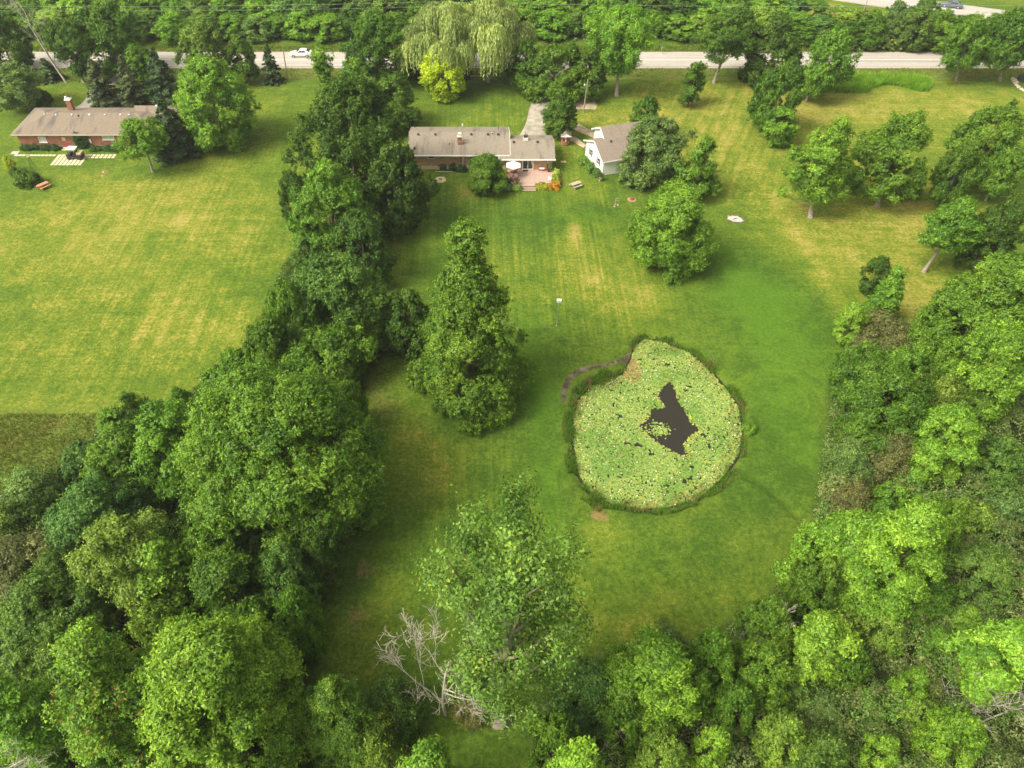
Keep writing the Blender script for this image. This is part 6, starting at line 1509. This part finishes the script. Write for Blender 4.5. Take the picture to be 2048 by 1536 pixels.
# ------------------------------------------------------------ cars
def car(loc, rz, paint, label, L_=4.85, W=1.82):
    e = empty('parked_car' if False else 'car', loc, rz, label, 'car')
    # body: loft of sections along x (front = -x); each: x, half width, bottom, sill, belt, top-of-hood
    S = [(-2.42,.55,.38,.42,.60,.62),(-2.30,.78,.24,.34,.66,.72),(-1.95,.88,.20,.32,.74,.84),(-1.35,.91,.18,.30,.84,.96),(-.75,.91,.18,.30,.90,1.00),(.0,.91,.18,.30,.92,1.0),(.9,.91,.18,.30,.95,1.02),(1.5,.90,.18,.32,.97,1.06),(2.05,.87,.22,.36,.96,1.06),(2.32,.80,.30,.42,.90,1.0),(2.42,.66,.36,.46,.80,.86)]
    b = MB(); vs = []
    for x, w, z0, z1, z2, z3 in S:
        ring = [(-w * .9, z0), (-w, z1), (-w, z2), (-w * .93, z3 - .03), (-w * .6, z3), (w * .6, z3), (w * .93, z3 - .03), (w, z2), (w, z1), (w * .9, z0)]
        vs += [(x, a, c) for a, c in ring]
    n = 10; fs = [(i * n + k, (i + 1) * n + k, (i + 1) * n + (k + 1) % n, i * n + (k + 1) % n) for i in range(len(S) - 1) for k in range(n)]
    fs += [tuple(range(n)), tuple(range((len(S) - 1) * n, len(S) * n))[::-1]]
    b.add(vs, fs).build('body', M[paint], e, smooth=True)
    # cabin
    def cab(pr, name, mat, w0, w1, off=0.0, smooth=True):
        b = MB(); m_ = len(pr); vs = []
        for s in (-1, 1): vs += [(x, s * ((w0 if z < 1.1 else w1) + off), z) for x, z in pr]
        b.add(vs, [tuple(range(m_))[::-1], tuple(range(m_, 2 * m_))] + [(i, (i + 1) % m_, (i + 1) % m_ + m_, i + m_) for i in range(m_)]); return b.build(name, mat, e, smooth=False, bevel=.04)
    cab([(-.95, .97), (-.15, 1.40), (.25, 1.46), (.85, 1.44), (1.25, 1.34), (1.95, 1.03)], 'cabin', M[paint], .83, .62)
    gm = M['glass']
    b = MB()
    for s in (-1, 1):
        for q in (((-.66, 1.04), (-.10, 1.33), (.26, 1.38), (.26, 1.04)), ((.33, 1.04), (.33, 1.38), (.85, 1.36), (1.32, 1.07))):
            b.add([(x, s * ((.845 - (z - 1.0) * .52) + .03), z) for x, z in q], [(0, 1, 2, 3) if s > 0 else (3, 2, 1, 0)])
    b.build('side_window', gm, e)
    b = MB(); b.add([(-.93, -.72, 1.03), (-.93, .72, 1.03), (-.21, .56, 1.42), (-.21, -.56, 1.42)], [(0, 1, 2, 3)]); b.build('windscreen', gm, e)
    b = MB(); b.add([(1.31, -.55, 1.36), (1.31, .55, 1.36), (1.90, .68, 1.09), (1.90, -.68, 1.09)], [(0, 1, 2, 3)]); b.build('rear_window', gm, e)
    for x in (-1.5, 1.42):
        for y in (-.80, .80): wheel(e, x, y, .335, .22)
    for s in (-1, 1):
        MB().box(-2.40, s * .62 - .14, .58, -2.22, s * .62 + .14, .70).build('headlight', M['whitestone'], e, bevel=.02); MB().box(2.28, s * .66 - .14, .74, 2.42, s * .66 + .14, .88).build('tail_light', M['red'], e, bevel=.02)
        MB().box(-.72, s * .98 - .08, .98, -.55, s * .98 + .08, 1.10).build('mirror', M[paint], e, bevel=.02)
    return e
x, y = G(603, 113.5); car((x, 162.75, .12), 0, 'carpaint_white', 'pearl white saloon car driving left on the road')
a_, dv_, nv_, ra_ = FARROAD; cx2, cy2 = G(1901, 11); t_ = (cx2 - a_[0]) * dv_[0] + (cy2 - a_[1]) * dv_[1]
car((a_[0] + dv_[0] * t_ + nv_[0] * 5.8, a_[1] + dv_[1] * t_ + nv_[1] * 5.8, .10), ra_, 'carpaint_grey', 'dark grey car on the far road at the top right')

# ------------------------------------------------------------ person walking at the road edge
def person(x, y, z, rz):
    verts = {'pelvis': (0, 0, .92), 'waist': (0, 0, 1.05), 'chest': (.0, 0, 1.30), 'neck': (0, 0, 1.47), 'head': (0, -.02, 1.56), 'crown_': (0, -.01, 1.70),
             'shl': (-.17, 0, 1.41), 'ell': (-.23, -.06, 1.16), 'wrl': (-.22, -.22, 1.02), 'hal': (-.21, -.29, .99), 'shr': (.17, 0, 1.41), 'elr': (.23, .10, 1.17), 'wrr': (.24, .04, .95), 'har': (.24, .02, .88),
             'hil': (-.09, 0, .90), 'knl': (-.10, -.14, .50), 'anl': (-.10, -.06, .10), 'tol': (-.10, -.24, .04), 'hir': (.09, 0, .90), 'knr': (.10, .04, .48), 'anr': (.10, .26, .13), 'tor': (.10, .14, .04)}
    edges = [('pelvis','waist'),('waist','chest'),('chest','neck'),('neck','head'),('head','crown_'),('chest','shl'),('shl','ell'),('ell','wrl'),('wrl','hal'),('chest','shr'),('shr','elr'),('elr','wrr'),('wrr','har'),('pelvis','hil'),('hil','knl'),('knl','anl'),('anl','tol'),('pelvis','hir'),('hir','knr'),('knr','anr'),('anr','tor')]
    rad = dict(pelvis=(.15, .11), waist=(.135, .10), chest=(.17, .115), neck=(.055, .055), head=(.085, .095), crown_=(.07, .08), shl=(.065,)*2, shr=(.065,)*2, ell=(.045,)*2, elr=(.045,)*2, wrl=(.03,)*2, wrr=(.03,)*2, hal=(.032, .018), har=(.032, .018), hil=(.09,)*2, hir=(.09,)*2, knl=(.062,)*2, knr=(.062,)*2, anl=(.04,)*2, anr=(.04,)*2, tol=(.035, .025), tor=(.035, .025))
    def skin(sub, edg, mat, name, parent, grow=1.0):
        me = bpy.data.meshes.new(name); me.from_pydata([verts[k] for k in sub], [(sub.index(a), sub.index(b)) for a, b in edg], [])
        o = link_mesh(name, me, parent); me.materials.append(mat); m = o.modifiers.new('skin', 'SKIN'); m.use_smooth_shade = True
        if not me.skin_vertices: me.attributes.new
        for i, k in enumerate(sub):
            sv = me.skin_vertices[0].data[i]; sv.radius = (rad[k][0] * grow, rad[k][-1] * grow); sv.use_root = (i == 0)
        s = o.modifiers.new('sub', 'SUBSURF'); s.levels = 1; s.render_levels = 2
        return o
    return verts, edges, rad, skin
import bmesh
def build_person(x, y, z, rz):
    verts, edges, rad, _ = person(x, y, z, rz)
    e = empty('person', (x, y, z), rz, 'person in a pale top and dark shorts walking at the far road edge', 'person')
    def mk(name, keys, mat, grow, over={}):
        bm = bmesh.new(); lay = bm.verts.layers.skin.verify(); vm = {}
        for i, k in enumerate(keys):
            v = bm.verts.new(over.get(k, verts[k])); r = rad.get(k, (.05, .05)); v[lay].radius = (r[0] * grow, r[-1] * grow); v[lay].use_root = i == 0; vm[k] = v
        for a, b in edges:
            if a in vm and b in vm: bm.edges.new((vm[a], vm[b]))
        me = bpy.data.meshes.new(name); bm.to_mesh(me); bm.free(); me.materials.append(mat)
        o = link_mesh(name, me, e); m = o.modifiers.new('skin', 'SKIN'); m.use_smooth_shade = True; s = o.modifiers.new('sub', 'SUBSURF'); s.levels = 1; s.render_levels = 2
        return o
    # fingers and thumbs join the hand vertices
    for side, hk, sgn in (('l', 'hal', -1), ('r', 'har', 1)):
        hx, hy, hz_ = verts[hk]
        for j in range(4):
            k = f'f{side}{j}'; verts[k] = (hx + sgn * 0, hy + (-.030 + .018 * j), hz_ - .085 + .006 * abs(j - 1.5)) if side == 'r' else (hx + (-.028 + .018 * j), hy - .07, hz_ - .045)
            rad[k] = (.008, .008); edges.append((hk, k))
        k = f't{side}'; verts[k] = (hx - sgn * .03, hy - .04, hz_ - .02); rad[k] = (.009, .009); edges.append((hk, k))
    mk('body', list(verts), M['skin'], 1.0)
    mk('shirt', ['pelvis', 'waist', 'chest', 'shl', 'shr', 'ell', 'elr'], M['shirt'], 1.14, {'pelvis': (0, 0, .98), 'ell': (-.215, -.03, 1.25), 'elr': (.215, .06, 1.25)})
    mk('shorts', ['pelvis', 'hil', 'hir', 'knl', 'knr'], M['trousers'], 1.22, {'pelvis': (0, 0, .93), 'knl': (-.10, -.10, .60), 'knr': (.10, .03, .60)})
    b = MB(); b.lathe([(.098, 1.60), (.104, 1.66), (.09, 1.74), (.04, 1.79)], 12, (0, .0)); b.build('hair', M['darkmetal'], e, smooth=True)
    b = MB()
    for sx in (-.032, .032): b.lathe([(.012, 1.625), (.012, 1.64)], 6, (sx, -.112))
    b.lathe([(.011, 1.585), (.015, 1.60), (.006, 1.62)], 6, (0, -.118)).build('face', M['clay'], e)
    for sx, k in ((-.10, 'tol'), (.10, 'tor')): yy = verts[k][1]; MB().box(sx - .05, yy - .05, 0, sx + .05, yy + .22, .08).build('shoe', M['white'], e, bevel=.03)
x, y = G(1323, 110); build_person(x, 163.95, .12, R_(15))
HAZE_D = 0.0002
# ------------------------------------------------------------ haze
hm = bpy.data.materials.new('haze_air'); hm.use_nodes = True; nn, ll = hm.node_tree.nodes, hm.node_tree.links; nn.clear()
ho_ = nn.new('ShaderNodeOutputMaterial'); pv = nn.new('ShaderNodeVolumePrincipled'); pv.inputs['Color'].default_value = (.95, .97, .97, 1); pv.inputs['Density'].default_value = HAZE_D; pv.inputs['Anisotropy'].default_value = .2
ll.new(pv.outputs[0], ho_.inputs['Volume'])
if HAZE_D > 0:
    hb = MB().box(-400, -120, -3, 400, 420, 70).build('haze', hm); tag(hb, 'thin pale haze in the air over the whole place', 'haze', kind='stuff')
